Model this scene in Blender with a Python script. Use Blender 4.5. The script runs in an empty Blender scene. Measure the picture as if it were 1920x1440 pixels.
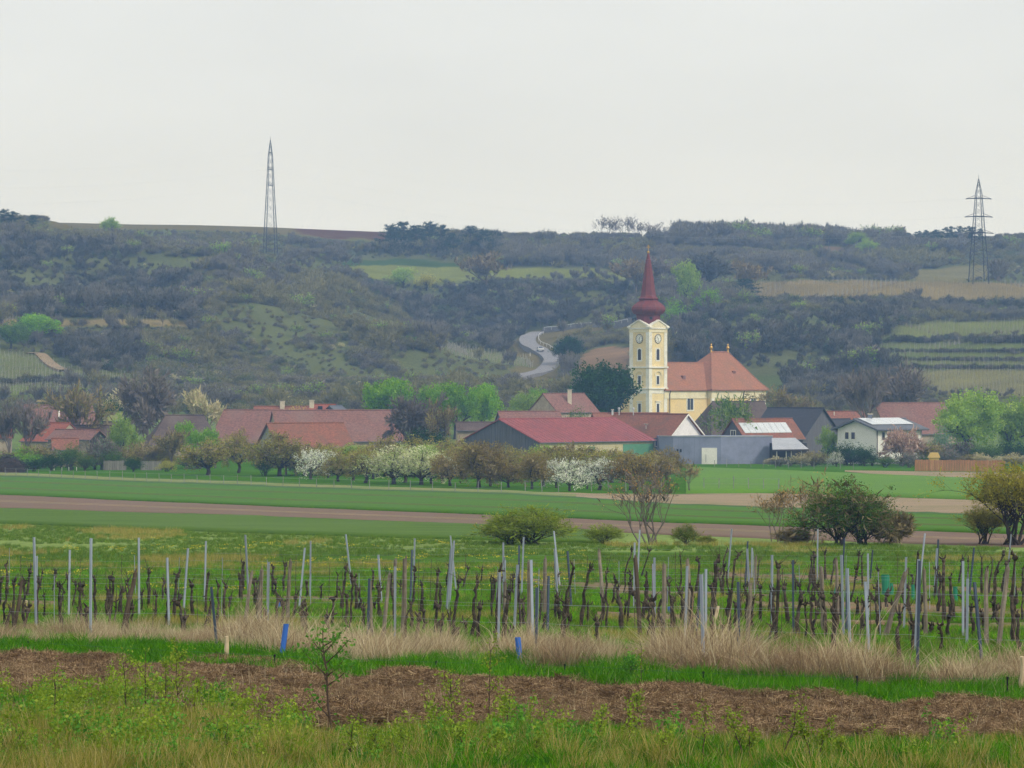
import bpy, math, random
import numpy as np
from mathutils import Vector

# ------------------------------------------------------------------ camera, sky, sun, exposure
sc = bpy.context.scene
col = sc.collection
F = 6400.0                       # focal length in photo pixels (photo 1920 x 1440)
cam_d = bpy.data.cameras.new('camera'); cam = bpy.data.objects.new('camera', cam_d)
col.objects.link(cam); sc.camera = cam
cam.location = (0, 0, 0); cam.rotation_euler = (math.radians(90), 0, 0)
cam_d.sensor_width = 36; cam_d.lens = 36 * F / 1920; cam_d.clip_start = 0.5; cam_d.clip_end = 9000

SUN_EL, SUN_AZ = math.radians(42), math.radians(128)      # azimuth clockwise from +Y (view direction)
world = bpy.data.worlds.new('World'); sc.world = world; world.use_nodes = True
wn = world.node_tree.nodes; wl = world.node_tree.links
bg = wn['Background']
sky = wn.new('ShaderNodeTexSky'); sky.sky_type = 'NISHITA'; sky.sun_disc = False
sky.sun_elevation = SUN_EL; sky.sun_rotation = SUN_AZ; sky.dust_density = 6; sky.air_density = 1.2
mul = wn.new('ShaderNodeMix'); mul.data_type = 'RGBA'; mul.inputs[0].default_value = 0.90
wl.new(sky.outputs[0], mul.inputs[6])
mul.inputs[7].default_value = (8.95, 9.25, 9.4, 1)        # thin even overcast veil over the blue
tcw = wn.new('ShaderNodeTexCoord'); nzw = wn.new('ShaderNodeTexNoise'); nzw.inputs['Scale'].default_value = 5; nzw.inputs['Detail'].default_value = 6
mpw = wn.new('ShaderNodeMapping'); mpw.inputs['Scale'].default_value = (1, 1, 3.5); wl.new(tcw.outputs['Generated'], mpw.inputs[0]); wl.new(mpw.outputs[0], nzw.inputs['Vector'])
mrw = wn.new('ShaderNodeMapRange'); mrw.inputs[1].default_value = .3; mrw.inputs[2].default_value = .7; mrw.inputs[3].default_value = .95; mrw.inputs[4].default_value = 1.05; wl.new(nzw.outputs[0], mrw.inputs[0])
vmw = wn.new('ShaderNodeVectorMath'); vmw.operation = 'SCALE'; wl.new(mul.outputs[2], vmw.inputs[0]); wl.new(mrw.outputs[0], vmw.inputs['Scale'])   # faint unevenness of the cloud veil, all round
wl.new(vmw.outputs[0], bg.inputs[0]); bg.inputs[1].default_value = 0.074
sun_d = bpy.data.lights.new('sun', 'SUN'); sun = bpy.data.objects.new('sun', sun_d); col.objects.link(sun)
sun_d.energy = 1.5; sun_d.angle = math.radians(10); sun_d.color = (1.0, 0.94, 0.84)
sdir = Vector((math.sin(SUN_AZ) * math.cos(SUN_EL), math.cos(SUN_AZ) * math.cos(SUN_EL), math.sin(SUN_EL)))
sun.rotation_euler = sdir.to_track_quat('Z', 'Y').to_euler(); sun.location = (60, -60, 90)
sc.view_settings.view_transform = 'Standard'; sc.view_settings.look = 'None'
sc.view_settings.exposure = 0.4; sc.view_settings.gamma = 1.0; sc.view_settings.use_curve_mapping = False
sc.render.engine = 'CYCLES'
sc.cycles.use_denoising = True
sc.cycles.max_bounces = 5; sc.cycles.diffuse_bounces = 3; sc.cycles.glossy_bounces = 2
sc.cycles.transmission_bounces = 3; sc.cycles.volume_bounces = 1; sc.cycles.transparent_max_bounces = 4
sc.cycles.caustics_reflective = False; sc.cycles.caustics_refractive = False
sc.cycles.use_adaptive_sampling = True; sc.cycles.adaptive_threshold = 0.02

HAZE = 0.00027
random.seed(7); RNG = np.random.default_rng(7)

# ------------------------------------------------------------------ tags
LABELS = {}
def tag(o, label, cat, group=None, kind=None):
    if label: o['label'] = label
    if cat: o['category'] = cat
    if group: o['group'] = group
    if kind: o['kind'] = kind
    return o
def struct(o, label=None):
    o['kind'] = 'structure'
    if label: o['label'] = label
    return o
def empty(name, loc):
    o = bpy.data.objects.new(name, None); col.objects.link(o); o.location = loc
    o.empty_display_size = 0.2
    return o

def ordn(i): return f"{i}{'th' if 10 <= i % 100 <= 20 else {1: 'st', 2: 'nd', 3: 'rd'}.get(i % 10, 'th')}"
# ------------------------------------------------------------------ materials
def lin(r, g, b, k=1.0):
    f = lambda c: ((c / 255 + 0.055) / 1.055) ** 2.4 if c > 10 else c / 255 / 12.92
    return (min(1, f(r) * k), min(1, f(g) * k), min(1, f(b) * k), 1)
MATS = {}
def new_mat(name):
    m = bpy.data.materials.new(name); m.use_nodes = True
    m.node_tree.nodes.clear(); MATS[name] = m
    return m, m.node_tree.nodes, m.node_tree.links
def surf(name, c1, c2=None, scale=1.0, rough=0.9, stretch=(1, 1, 1), bump=0.0, detail=6, spec=0.2, metal=0.0, dirt=None, dscale=.15, rnd=0.0):
    """plain surface: two colours mixed by noise in object space, plus an optional larger stain pattern"""
    m, n, l = new_mat(name)
    out = n.new('ShaderNodeOutputMaterial'); b = n.new('ShaderNodeBsdfPrincipled'); l.new(b.outputs[0], out.inputs[0])
    b.inputs['Roughness'].default_value = rough; b.inputs['Specular IOR Level'].default_value = spec
    b.inputs['Metallic'].default_value = metal
    if c2 is None: c2 = tuple(min(1, x * 0.8) for x in c1[:3]) + (1,)
    tc = n.new('ShaderNodeTexCoord'); mp = n.new('ShaderNodeMapping'); mp.inputs['Scale'].default_value = stretch
    l.new(tc.outputs['Object'], mp.inputs[0])
    nz = n.new('ShaderNodeTexNoise'); nz.inputs['Scale'].default_value = scale; nz.inputs['Detail'].default_value = detail
    nz.inputs['Roughness'].default_value = 0.65
    l.new(mp.outputs[0], nz.inputs['Vector'])
    cr = n.new('ShaderNodeValToRGB'); cr.color_ramp.elements[0].position = 0.35; cr.color_ramp.elements[1].position = 0.65
    cr.color_ramp.elements[0].color = c1; cr.color_ramp.elements[1].color = c2
    l.new(nz.outputs[0], cr.inputs[0]); last = cr.outputs[0]
    if dirt:
        nz2 = n.new('ShaderNodeTexNoise'); nz2.inputs['Scale'].default_value = dscale; nz2.inputs['Detail'].default_value = 8
        nz2.inputs['Roughness'].default_value = 0.7
        l.new(tc.outputs['Object'], nz2.inputs['Vector'])
        r2 = n.new('ShaderNodeValToRGB'); r2.color_ramp.elements[0].position = 0.45; r2.color_ramp.elements[1].position = 0.7
        l.new(nz2.outputs[0], r2.inputs[0])
        mx = n.new('ShaderNodeMix'); mx.data_type = 'RGBA'; l.new(r2.outputs[0], mx.inputs[0])
        l.new(last, mx.inputs[6]); mx.inputs[7].default_value = dirt; last = mx.outputs[2]
    if rnd:
        oi = n.new('ShaderNodeObjectInfo'); mr = n.new('ShaderNodeMapRange')
        mr.inputs[3].default_value = 1 - rnd; mr.inputs[4].default_value = 1 + rnd; l.new(oi.outputs['Random'], mr.inputs[0])
        hs = n.new('ShaderNodeHueSaturation'); l.new(mr.outputs[0], hs.inputs['Value']); l.new(last, hs.inputs['Color']); last = hs.outputs[0]
    l.new(last, b.inputs['Base Color'])
    if bump:
        bp = n.new('ShaderNodeBump'); bp.inputs['Strength'].default_value = bump; bp.inputs['Distance'].default_value = 0.1
        l.new(nz.outputs[0], bp.inputs['Height']); l.new(bp.outputs[0], b.inputs['Normal'])
    return m
def leafmat(name, cols, transl=0.3, rnd=0.18):
    """foliage: colour by the leaf's own 'tint' attribute and the plant's own random value"""
    m, n, l = new_mat(name)
    out = n.new('ShaderNodeOutputMaterial'); d = n.new('ShaderNodeBsdfDiffuse'); t = n.new('ShaderNodeBsdfTranslucent')
    mx = n.new('ShaderNodeMixShader'); mx.inputs[0].default_value = transl
    l.new(d.outputs[0], mx.inputs[1]); l.new(t.outputs[0], mx.inputs[2]); l.new(mx.outputs[0], out.inputs[0])
    at = n.new('ShaderNodeAttribute'); at.attribute_name = 'tint'
    cr = n.new('ShaderNodeValToRGB'); e = cr.color_ramp.elements
    while len(e) < len(cols): e.new(0.5)
    for i, c in enumerate(cols):
        e[i].position = i / (len(cols) - 1); e[i].color = c
    l.new(at.outputs['Fac'], cr.inputs[0])
    oi = n.new('ShaderNodeObjectInfo'); mr = n.new('ShaderNodeMapRange')
    mr.inputs[3].default_value = 1 - rnd; mr.inputs[4].default_value = 1 + rnd; l.new(oi.outputs['Random'], mr.inputs[0])
    hs = n.new('ShaderNodeHueSaturation'); l.new(mr.outputs[0], hs.inputs['Value']); l.new(cr.outputs[0], hs.inputs['Color'])
    l.new(hs.outputs[0], d.inputs[0]); l.new(hs.outputs[0], t.inputs[0])
    return m
def glassmat(name, c, rough=0.15):
    m, n, l = new_mat(name)
    out = n.new('ShaderNodeOutputMaterial'); b = n.new('ShaderNodeBsdfPrincipled'); l.new(b.outputs[0], out.inputs[0])
    b.inputs['Base Color'].default_value = c; b.inputs['Roughness'].default_value = rough; b.inputs['Specular IOR Level'].default_value = 0.5
    return m

# ------------------------------------------------------------------ mesh helpers
def np_mesh(name, V, faces, mat, tint=None, smooth=False):
    """faces: (m,k) int array"""
    V = np.asarray(V, np.float32); faces = np.asarray(faces, np.int32); m, k = faces.shape
    me = bpy.data.meshes.new(name); me.vertices.add(len(V)); me.vertices.foreach_set('co', V.ravel())
    me.loops.add(m * k); me.loops.foreach_set('vertex_index', faces.ravel())
    me.polygons.add(m); me.polygons.foreach_set('loop_start', np.arange(0, m * k, k, dtype=np.int32))
    if smooth: me.polygons.foreach_set('use_smooth', np.ones(m, bool))
    me.update(calc_edges=True)
    if tint is not None:
        a = me.attributes.new('tint', 'FLOAT', 'FACE'); a.data.foreach_set('value', np.asarray(tint, np.float32))
    if mat: me.materials.append(mat)
    return me
class MB:
    """collects faces in world space; part() links them as one mesh"""
    def __init__(s): s.v = []; s.f = []
    def add(s, vs, fs):
        b = len(s.v); s.v += [tuple(v) for v in vs]; s.f += [tuple(i + b for i in f) for f in fs]
    def box(s, o, a, b, c):
        o = Vector(o); a = Vector(a); b = Vector(b); c = Vector(c)
        P = [o, o + a, o + a + b, o + b, o + c, o + a + c, o + a + b + c, o + b + c]
        s.add(P, [(3, 2, 1, 0), (4, 5, 6, 7), (0, 1, 5, 4), (1, 2, 6, 5), (2, 3, 7, 6), (3, 0, 4, 7)])
    def cbox(s, c, sx, sy, sz): s.box((c[0] - sx / 2, c[1] - sy / 2, c[2] - sz / 2), (sx, 0, 0), (0, sy, 0), (0, 0, sz))
    def tube(s, pts, rad, n=5, cap=True):
        pts = [Vector(p) for p in pts]
        if not hasattr(rad, '__len__'): rad = [rad] * len(pts)
        rings = []
        for i, p in enumerate(pts):
            d = (pts[min(i + 1, len(pts) - 1)] - pts[max(i - 1, 0)])
            if d.length < 1e-9: d = Vector((0, 0, 1))
            d.normalize(); ref = Vector((0.31, 0.95, 0.05)) if abs(d.z) > .5 else Vector((0.02, 0.05, 1))
            a = d.cross(ref).normalized(); b = d.cross(a)
            rings.append([p + (a * math.cos(2 * math.pi * k / n) + b * math.sin(2 * math.pi * k / n)) * rad[i] for k in range(n)])
        fs = []
        for i in range(len(pts) - 1):
            for k in range(n): fs.append((i * n + k, i * n + (k + 1) % n, (i + 1) * n + (k + 1) % n, (i + 1) * n + k))
        if cap: fs += [tuple(range(n - 1, -1, -1)), tuple((len(pts) - 1) * n + k for k in range(n))]
        s.add([v for r in rings for v in r], fs)
    def lathe(s, c, prof, n=8, rot=0.0):
        vs = []; fs = []
        for r, z in prof:
            for k in range(n):
                a = 2 * math.pi * k / n + rot; vs.append((c[0] + r * math.cos(a), c[1] + r * math.sin(a), c[2] + z))
        for i in range(len(prof) - 1):
            for k in range(n): fs.append((i * n + k, i * n + (k + 1) % n, (i + 1) * n + (k + 1) % n, (i + 1) * n + k))
        fs += [tuple(range(n - 1, -1, -1)), tuple((len(prof) - 1) * n + k for k in range(n))]
        s.add(vs, fs)
    def prism(s, poly, d):
        d = Vector(d); n = len(poly); P = [Vector(p) for p in poly]
        s.add(P + [p + d for p in P], [tuple(range(n - 1, -1, -1)), tuple(range(n, 2 * n))] + [(i, (i + 1) % n, (i + 1) % n + n, i + n) for i in range(n)])
    def mesh(s, name, mat, origin=(0, 0, 0), smooth=False):
        me = bpy.data.meshes.new(name); o = origin
        me.from_pydata([(v[0] - o[0], v[1] - o[1], v[2] - o[2]) for v in s.v], [], s.f)
        if smooth: me.polygons.foreach_set('use_smooth', np.ones(len(me.polygons), bool))
        me.materials.append(mat); me.update()
        return me
    def part(s, name, mat, root, smooth=False):
        """child mesh of root (root or its parent is an unrotated, unscaled empty/mesh at a location)"""
        top = root
        off = Vector(root.location)
        while top.parent: top = top.parent; off += Vector(top.location)
        o = bpy.data.objects.new(name, s.mesh(name, mat, off, smooth)); col.objects.link(o); o.parent = root
        return o
    def thing(s, name, mat, loc, smooth=False):
        o = bpy.data.objects.new(name, s.mesh(name, mat, loc, smooth)); col.objects.link(o); o.location = loc
        return o

# ------------------------------------------------------------------ terrain
def vnoise(x, y, seed=0):
    x = np.asarray(x, float); y = np.asarray(y, float)
    xi = np.floor(x).astype(np.int64); yi = np.floor(y).astype(np.int64); fx = x - xi; fy = y - yi
    def h(a, b):
        n = (a * 374761393 + b * 668265263 + seed * 974711) & 0xffffffff
        n = ((n ^ (n >> 13)) * 1274126177) & 0xffffffff
        return ((n ^ (n >> 16)) & 0xffff) / 65535.0
    u = fx * fx * (3 - 2 * fx); v = fy * fy * (3 - 2 * fy)
    return (h(xi, yi) * (1 - u) + h(xi + 1, yi) * u) * (1 - v) + (h(xi, yi + 1) * (1 - u) + h(xi + 1, yi + 1) * u) * v
def fbm(x, y, seed=0, o=4):
    t = 0; a = 1; w = 0
    for i in range(o):
        t = t + a * vnoise(x * 2 ** i, y * 2 ** i, seed + i); w += a; a *= 0.5
    return t / w
NEAR = [(30, 1790), (36, 1600), (44, 1445), (61, 1262), (80, 1188), (116, 1110), (150, 1058), (180, 1022), (215, 990), (330, 940), (480, 897), (540, 882), (600, 868)]
LX = [0, 120, 240, 360, 480, 620, 720, 800, 900, 1000, 1100, 1200, 1300, 1450, 1600, 1700, 1920]
FAR = {
 660: [838] * 17,
 720: [806, 806, 806, 806, 806, 806, 806, 806, 806, 806, 803, 801, 801, 803, 806, 806, 806],
 800: [760, 758, 760, 762, 764, 766, 766, 766, 766, 766, 762, 765, 770, 772, 770, 762, 745],
 860: [715, 712, 716, 716, 718, 720, 722, 725, 730, 725, 726, 733, 745, 748, 738, 722, 700],
 920: [665, 662, 668, 662, 668, 676, 690, 698, 706, 708, 704, 705, 708, 710, 700, 672, 655],
 980: [610, 608, 608, 602, 618, 644, 664, 680, 690, 700, 690, 675, 665, 662, 650, 640, 628],
 1040: [590, 588, 588, 570, 582, 612, 640, 662, 675, 680, 660, 645, 625, 612, 600, 600, 602],
 1100: [535, 540, 540, 535, 548, 580, 615, 646, 668, 650, 628, 612, 592, 578, 572, 574, 578],
 1150: [480, 490, 500, 510, 526, 566, 628, 660, 676, 636, 604, 582, 566, 562, 562, 563, 566],
 1200: [436, 450, 470, 498, 512, 540, 592, 612, 612, 590, 566, 552, 546, 548, 546, 546, 552],
 1260: [428, 440, 468, 490, 496, 508, 530, 536, 538, 536, 532, 530, 528, 530, 530, 532, 540],
 1330: [424, 430, 458, 474, 482, 490, 495, 497, 500, 506, 509, 510, 506, 508, 522, 524, 532],
 1400: [420, 422, 436, 440, 446, 458, 464, 468, 470, 472, 474, 474, 476, 486, 492, 488, 486],
 1460: [417, 419, 424, 426, 432, 442, 447, 450, 452, 452, 452, 452, 454, 462, 466, 456, 452],
 1520: [416, 417, 420, 421, 424, 430, 434, 440, 444, 446, 446, 446, 448, 452, 454, 446, 444],
 1640: [446] * 17, 1800: [500] * 17}
PXC = np.array([-9000, -5000, -3000, -1800, -1100] + list(range(-800, 2721, 10)) + [3000, 3700, 5000, 7000, 11000], float)
DU = np.arange(30, 1801, 2.0)
ZU = np.zeros((len(DU), len(PXC)))
nd = np.array([a for a, b in NEAR]); nz_ = np.array([(720 - b) * a / F for a, b in NEAR])
ks = sorted(FAR)
for j, p in enumerate(PXC):
    zz = np.array([(720 - np.interp(p, LX, FAR[k])) * k / F for k in ks])
    ZU[:, j] = np.interp(DU, np.concatenate([nd, ks]), np.concatenate([nz_, zz]))
ker = np.hanning(23); ker /= ker.sum()
ZS = np.apply_along_axis(lambda c: np.convolve(np.pad(c, 11, mode='edge'), ker, 'valid'), 0, ZU)
wgt = np.clip((DU - 120) / 60, 0, 1)[:, None]
ZU = ZU * (1 - wgt) + ZS * wgt
kx = np.hanning(13); kx /= kx.sum()
ZX = np.apply_along_axis(lambda c: np.convolve(np.pad(c, 6, mode='edge'), kx, 'valid'), 1, ZU)
ZU = np.where((DU > 640)[:, None], ZX, ZU)
XX = (PXC[None, :] - 960) / F * DU[:, None]; YY = np.repeat(DU[:, None], len(PXC), 1)
hillw = np.clip((YY - 820) / 120, 0, 1) * np.clip((1390 - YY) / 160, 0.0, 1)
hillw = hillw * (1 - .8 * np.exp(-((PXC[None, :] - 1080) / 130) ** 2 - ((YY - 1040) / 110) ** 2))
rdg = 1 - np.abs(2 * fbm(XX / 95 + 3.3, YY / 150, 3, 3) - 1) ** 1.0
ZU += hillw * ((rdg - .78) * 21 + (fbm(XX / 45, YY / 45, 5) - .5) * 6)
ZU += np.clip((160 - YY) / 60, 0, 1) * (fbm(XX / 2.2, YY / 2.2, 9, 3) - 0.5) * 0.16
def zg(px, D):
    """ground height at photo column px and distance D"""
    px = np.asarray(px, float); D = np.asarray(D, float)
    r = np.clip((D - 30) / 2.0, 0, len(DU) - 1.001); i = r.astype(int); fr = r - i
    j = np.clip(np.searchsorted(PXC, px) - 1, 0, len(PXC) - 2); fc = np.clip((px - PXC[j]) / (PXC[j + 1] - PXC[j]), 0, 1)
    return (ZU[i, j] * (1 - fc) + ZU[i, j + 1] * fc) * (1 - fr) + (ZU[i + 1, j] * (1 - fc) + ZU[i + 1, j + 1] * fc) * fr
YU = 720 - F * ZU / DU[:, None]
def hit(px, y):
    """distance at which the line of sight through photo pixel (px, y) meets the ground"""
    c = 720 - F * zg(np.full(len(DU), px), DU) / DU
    k = np.argmax(c <= y)
    if c[k] > y: return 1500.0
    if k == 0: return DU[0]
    t = (c[k - 1] - y) / max(1e-6, c[k - 1] - c[k]); return DU[k - 1] + t * 2.0
def P(px, D, dz=0.0): return Vector(((px - 960) / F * D, D, float(zg(px, D)) + dz))
def at(px, y, dz=0.0): return P(px, hit(px, y), dz)
def zat(y, D): return (720 - y) * D / F
def inpoly(x, y, poly):
    x = np.asarray(x, float); y = np.asarray(y, float); r = np.zeros(x.shape, bool); n = len(poly)
    for i in range(n):
        x1, y1 = poly[i]; x2, y2 = poly[(i + 1) % n]
        if y1 == y2: continue
        r ^= ((y1 > y) != (y2 > y)) & (x < (x2 - x1) * (y - y1) / (y2 - y1) + x1)
    return r

# land use on the hills (as mapped areas): open ground
OPEN = {
 'strip':   ([(-300, 596), (30, 597), (95, 598), (355, 600), (360, 612), (95, 611), (-300, 609)], lin(176, 160, 110)),
 'terr1':   ([(-300, 668), (0, 662), (60, 668), (120, 692), (245, 707), (255, 720), (-300, 712)], lin(140, 150, 95)),
 'terr2':   ([(-300, 725), (0, 722), (110, 724), (200, 730), (130, 742), (-300, 745)], lin(140, 158, 80)),
 'crop':    ([(640, 486), (770, 487), (880, 493), (945, 500), (940, 504), (800, 500), (640, 498)], lin(84, 112, 60)),
 'plateau': ([(660, 497), (860, 500), (1060, 503), (1180, 509), (1180, 524), (1000, 521), (880, 524), (830, 530), (700, 521)], lin(150, 160, 80)),
 'skyfld':  ([(90, 400), (720, 420), (735, 452), (640, 448), (540, 440), (380, 432), (90, 428)], lin(140, 130, 85)),
 'skyfld2': ([(540, 420), (725, 432), (725, 450), (640, 447), (560, 438)], lin(120, 88, 72)),
 'roadside': ([(965, 712), (965, 640), (1000, 620), (1190, 602), (1190, 614), (1065, 627), (1038, 640), (1056, 690), (1050, 712)], lin(142, 132, 88)),
 'bank':    ([(1085, 664), (1130, 652), (1190, 650), (1190, 698), (1090, 698), (1075, 690)], lin(176, 146, 112)),
 'posts':   ([(825, 648), (940, 664), (985, 672), (1000, 690), (940, 682), (830, 664)], lin(140, 150, 95)),
 'rvine':   ([(1405, 532), (1500, 526), (1640, 526), (2300, 540), (2300, 570), (1700, 566), (1440, 566), (1400, 556)], lin(165, 150, 105)),
 'rslope':  ([(1620, 650), (1700, 612), (1780, 604), (2300, 596), (2300, 622), (1760, 632), (1690, 642)], lin(145, 155, 85)),
 'rterr1':  ([(1645, 648), (1760, 645), (2300, 640), (2300, 652), (1660, 658)], lin(135, 150, 85)),
 'rterr2':  ([(1660, 662), (2300, 664), (2300, 674), (1665, 670)], lin(135, 150, 85)),
 'rterr3':  ([(1665, 678), (2300, 681), (2300, 690), (1680, 688)], lin(140, 150, 90)),
 'rbottom': ([(1700, 694), (1800, 694), (2300, 695), (2300, 745), (1790, 745), (1745, 735)], lin(160, 158, 105)),
 'pyclear': ([(1715, 506), (1790, 498), (1850, 498), (1860, 522), (1800, 530), (1715, 528)], lin(150, 145, 100)),
 'sandpit': ([(1530, 464), (1585, 462), (1590, 471), (1540, 472)], lin(150, 128, 100)),
 'lcrest':  ([(255, 472), (300, 482), (350, 490), (400, 500), (398, 505), (340, 498), (290, 490)], lin(118, 128, 85)),
 'church':  ([(1160, 700), (1480, 700), (1480, 900), (1160, 900)], lin(110, 125, 70)),
}
OPENN = list(OPEN)
def in_open(px, y, x, d, poly):      # uneven natural boundaries
    return inpoly(px + (fbm(x / 9, d / 14, 77) - .5) * 34, y + (fbm(x / 11, d / 16, 78) - .5) * 9, poly)

# ground vertex colours
rows = np.concatenate([[-120, -40, 10], np.arange(30, 130, 1.0), np.arange(130, 600, 4.0), np.arange(600, 1540, 3.0), np.arange(1540, 1790, 30.0)])
GP, GD = np.meshgrid(PXC, rows)
Dz = np.maximum(GD, 30.0)
GZ = zg(GP.ravel(), Dz.ravel()).reshape(GP.shape)
GX = (GP - 960) / F * np.maximum(GD, 30.0)
GY = 720 - F * GZ / Dz
C = np.zeros(GP.shape + (4,), np.float32); C[..., 3] = 1
def setc(mask, c): C[mask] = c
n1 = fbm(GX / 9, GD / 9, 21)[..., None]; n2 = fbm(GX / 45, GD / 45, 31)[..., None]
near = np.array(lin(58, 64, 34)); setc(GD < 62, near)
vy = np.array(lin(66, 94, 26)); setc((GD >= 62) & (GD < 132), vy)
md = np.array(lin(76, 108, 38)); setc((GD >= 132) & (GD < 178), md)
pm = np.array(lin(122, 142, 80)); setc((GD >= 170) & (GD < 232), pm)
gr = np.array(lin(66, 106, 16)); setc((GD >= 232) & (GD < 610), gr)
vl = np.array(lin(100, 118, 68)); setc((GD >= 610) & (GD < 780), vl)
hill = np.array(lin(84, 86, 60)); hill2 = np.array(lin(94, 104, 60))
hm = GD >= 780
C[hm] = (hill * (1 - n2) + hill2 * n2)[hm]
for k in OPENN:
    poly, c = OPEN[k]
    c = np.array(c); c[:3] *= .5
    setc(hm & in_open(GP, GY, GX, GD, poly), c)
C[..., :3] *= (0.78 + 0.44 * n1)
nr, ncn = GP.shape
V = np.stack([GX, GD, GZ], -1).reshape(-1, 3)
ii = (np.arange(nr - 1)[:, None] * ncn + np.arange(ncn - 1)[None, :]).ravel()
me = np_mesh('ground', V, np.stack([ii, ii + 1, ii + ncn + 1, ii + ncn], 1), None, smooth=True)
a = me.color_attributes.new('col', 'FLOAT_COLOR', 'POINT'); a.data.foreach_set('color', C.reshape(-1))
m, n, l = new_mat('ground_cover')
out = n.new('ShaderNodeOutputMaterial'); b = n.new('ShaderNodeBsdfDiffuse'); l.new(b.outputs[0], out.inputs[0])
at_ = n.new('ShaderNodeAttribute'); at_.attribute_name = 'col'
tc = n.new('ShaderNodeTexCoord')
z1 = n.new('ShaderNodeTexNoise'); z1.inputs['Scale'].default_value = 1.6; z1.inputs['Detail'].default_value = 9; z1.inputs['Roughness'].default_value = .75
l.new(tc.outputs['Object'], z1.inputs['Vector'])
r1 = n.new('ShaderNodeMapRange'); r1.inputs[1].default_value = .3; r1.inputs[2].default_value = .7; r1.inputs[3].default_value = .6; r1.inputs[4].default_value = 1.35
l.new(z1.outputs[0], r1.inputs[0])
mm = n.new('ShaderNodeVectorMath'); mm.operation = 'SCALE'; l.new(at_.outputs['Color'], mm.inputs[0]); l.new(r1.outputs[0], mm.inputs['Scale'])
l.new(mm.outputs[0], b.inputs[0])
me.materials.append(m)
ground = bpy.data.objects.new('ground', me); col.objects.link(ground); struct(ground, 'grassy valley floor rising into wooded hills')

# ------------------------------------------------------------------ fields laid as sheets over the valley floor
def edge(pts, x): return np.interp(x, [p[0] for p in pts], [p[1] for p in pts])
HIT_C = {}
def hit_near(px, y):   # valley floor only, no dependence on column
    c = 720 - F * zg(np.full(len(DU), 960.0), DU) / DU
    k = np.argmax(c <= y); t = (c[k - 1] - y) / max(1e-6, c[k - 1] - c[k]); return DU[k - 1] + t * 2.0
def sheet(name, top, bot, x0, x1, mat, lift, label, nrow=14, step=12, wob=0.0):
    xs = np.arange(x0, x1 + 1, step, dtype=float); VV = []
    for x in xs:
        w = (fbm(x / 60, 3.1, 5) - .5) * wob
        yt = edge(top, x) + w; yb = edge(bot, x) + w * .6
        d1 = hit_near(x, yt); d0 = hit_near(x, yb)
        ds = np.linspace(d0, d1, nrow)
        zs = zg(np.full(nrow, x), ds) + lift
        zs[0] -= lift + .05; zs[-1] -= lift + .05           # edges turn down into the ground
        ds[1] = ds[0] + 0.05; ds[-2] = ds[-1] - 0.05
        zs[1] = zg(x, ds[1]) + lift; zs[-2] = zg(x, ds[-2]) + lift
        VV += [((x - 960) / F * d, d, z) for d, z in zip(ds, zs)]
    ii = (np.arange(len(xs) - 1)[:, None] * nrow + np.arange(nrow - 1)[None, :]).ravel()
    me = np_mesh(name, VV, np.stack([ii, ii + nrow, ii + nrow + 1, ii + 1], 1), mat)
    o = bpy.data.objects.new(name, me); col.objects.link(o); return struct(o, label)
M_wheat = surf('young_wheat', lin(46, 94, 2), lin(80, 122, 14), 1.5, 1.0, stretch=(.06, .8, 1), dirt=lin(70, 108, 10), dscale=.05)
M_wheat2 = surf('light_wheat', lin(74, 116, 14), lin(98, 138, 30), 1.5, 1.0, stretch=(.06, .8, 1), dirt=lin(84, 122, 34), dscale=.05)
M_wheat3 = surf('meadow_strip', lin(54, 88, 8), lin(86, 114, 24), 1.5, 1.0, stretch=(.08, .8, 1), dirt=lin(80, 108, 38), dscale=.06)
M_soil = surf('ploughed_soil', lin(104, 84, 72), lin(126, 104, 90), 1.6, 1.0, stretch=(.08, 1, 1), bump=.6, dirt=lin(116, 102, 84), dscale=.09)
M_tan = surf('harrowed_soil', lin(140, 122, 98), lin(158, 138, 112), 1.6, 1.0, stretch=(.08, 1, 1), bump=.5, dirt=lin(126, 118, 84), dscale=.09)
M_dry = surf('dry_verge', lin(138, 134, 90), lin(112, 124, 68), 1.5, 1.0, dirt=lin(90, 120, 54), dscale=.1)
M_ditch = surf('ditch_grass', lin(52, 84, 34), lin(70, 104, 44), 2.0, 1.0)
T1 = [(-400, 882), (0, 895), (480, 914), (960, 930), (1100, 937), (1300, 950), (1600, 962), (1920, 972), (2300, 984)]
T2 = [(-400, 913), (0, 928), (480, 949), (960, 968), (1300, 982), (1600, 993), (1920, 1003), (2300, 1014)]
T3 = [(-400, 941), (0, 954), (480, 969), (960, 988), (1300, 1005), (1600, 1016), (1920, 1027), (2300, 1040)]
T4 = [(-400, 972), (0, 982), (480, 1001), (960, 1015), (1150, 1019)]
RA = [(900, 922), (960, 922), (1100, 925), (1310, 926), (1440, 925), (1700, 934), (1920, 941), (2300, 952)]
RB = [(900, 925), (960, 926), (1100, 934), (1300, 948), (1440, 953), (1700, 962), (1920, 970), (2300, 982)]
sheet('wheat_field', T1, T2, -396, 2292, M_wheat, .12, 'bright green strip of young wheat', wob=3)
sheet('ploughed_field', T2, T3, -396, 2292, M_soil, .03, 'long strip of bare ploughed soil', wob=3)
sheet('grass_field', T3, T4, -396, 1140, M_wheat3, .10, 'mid green strip of grass beyond the vineyard meadow', wob=4)
sheet('harrowed_field', RA, RB, 900, 2292, M_tan, .03, 'tan strip of harrowed soil before the orchard', wob=4)
sheet('light_wheat_field', [(1286, 876), (1440, 881), (1600, 888), (1700, 892), (1850, 898), (2300, 912)], RA, 1286, 2292, M_wheat2, .10, 'pale green field before the grey hall')
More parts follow.
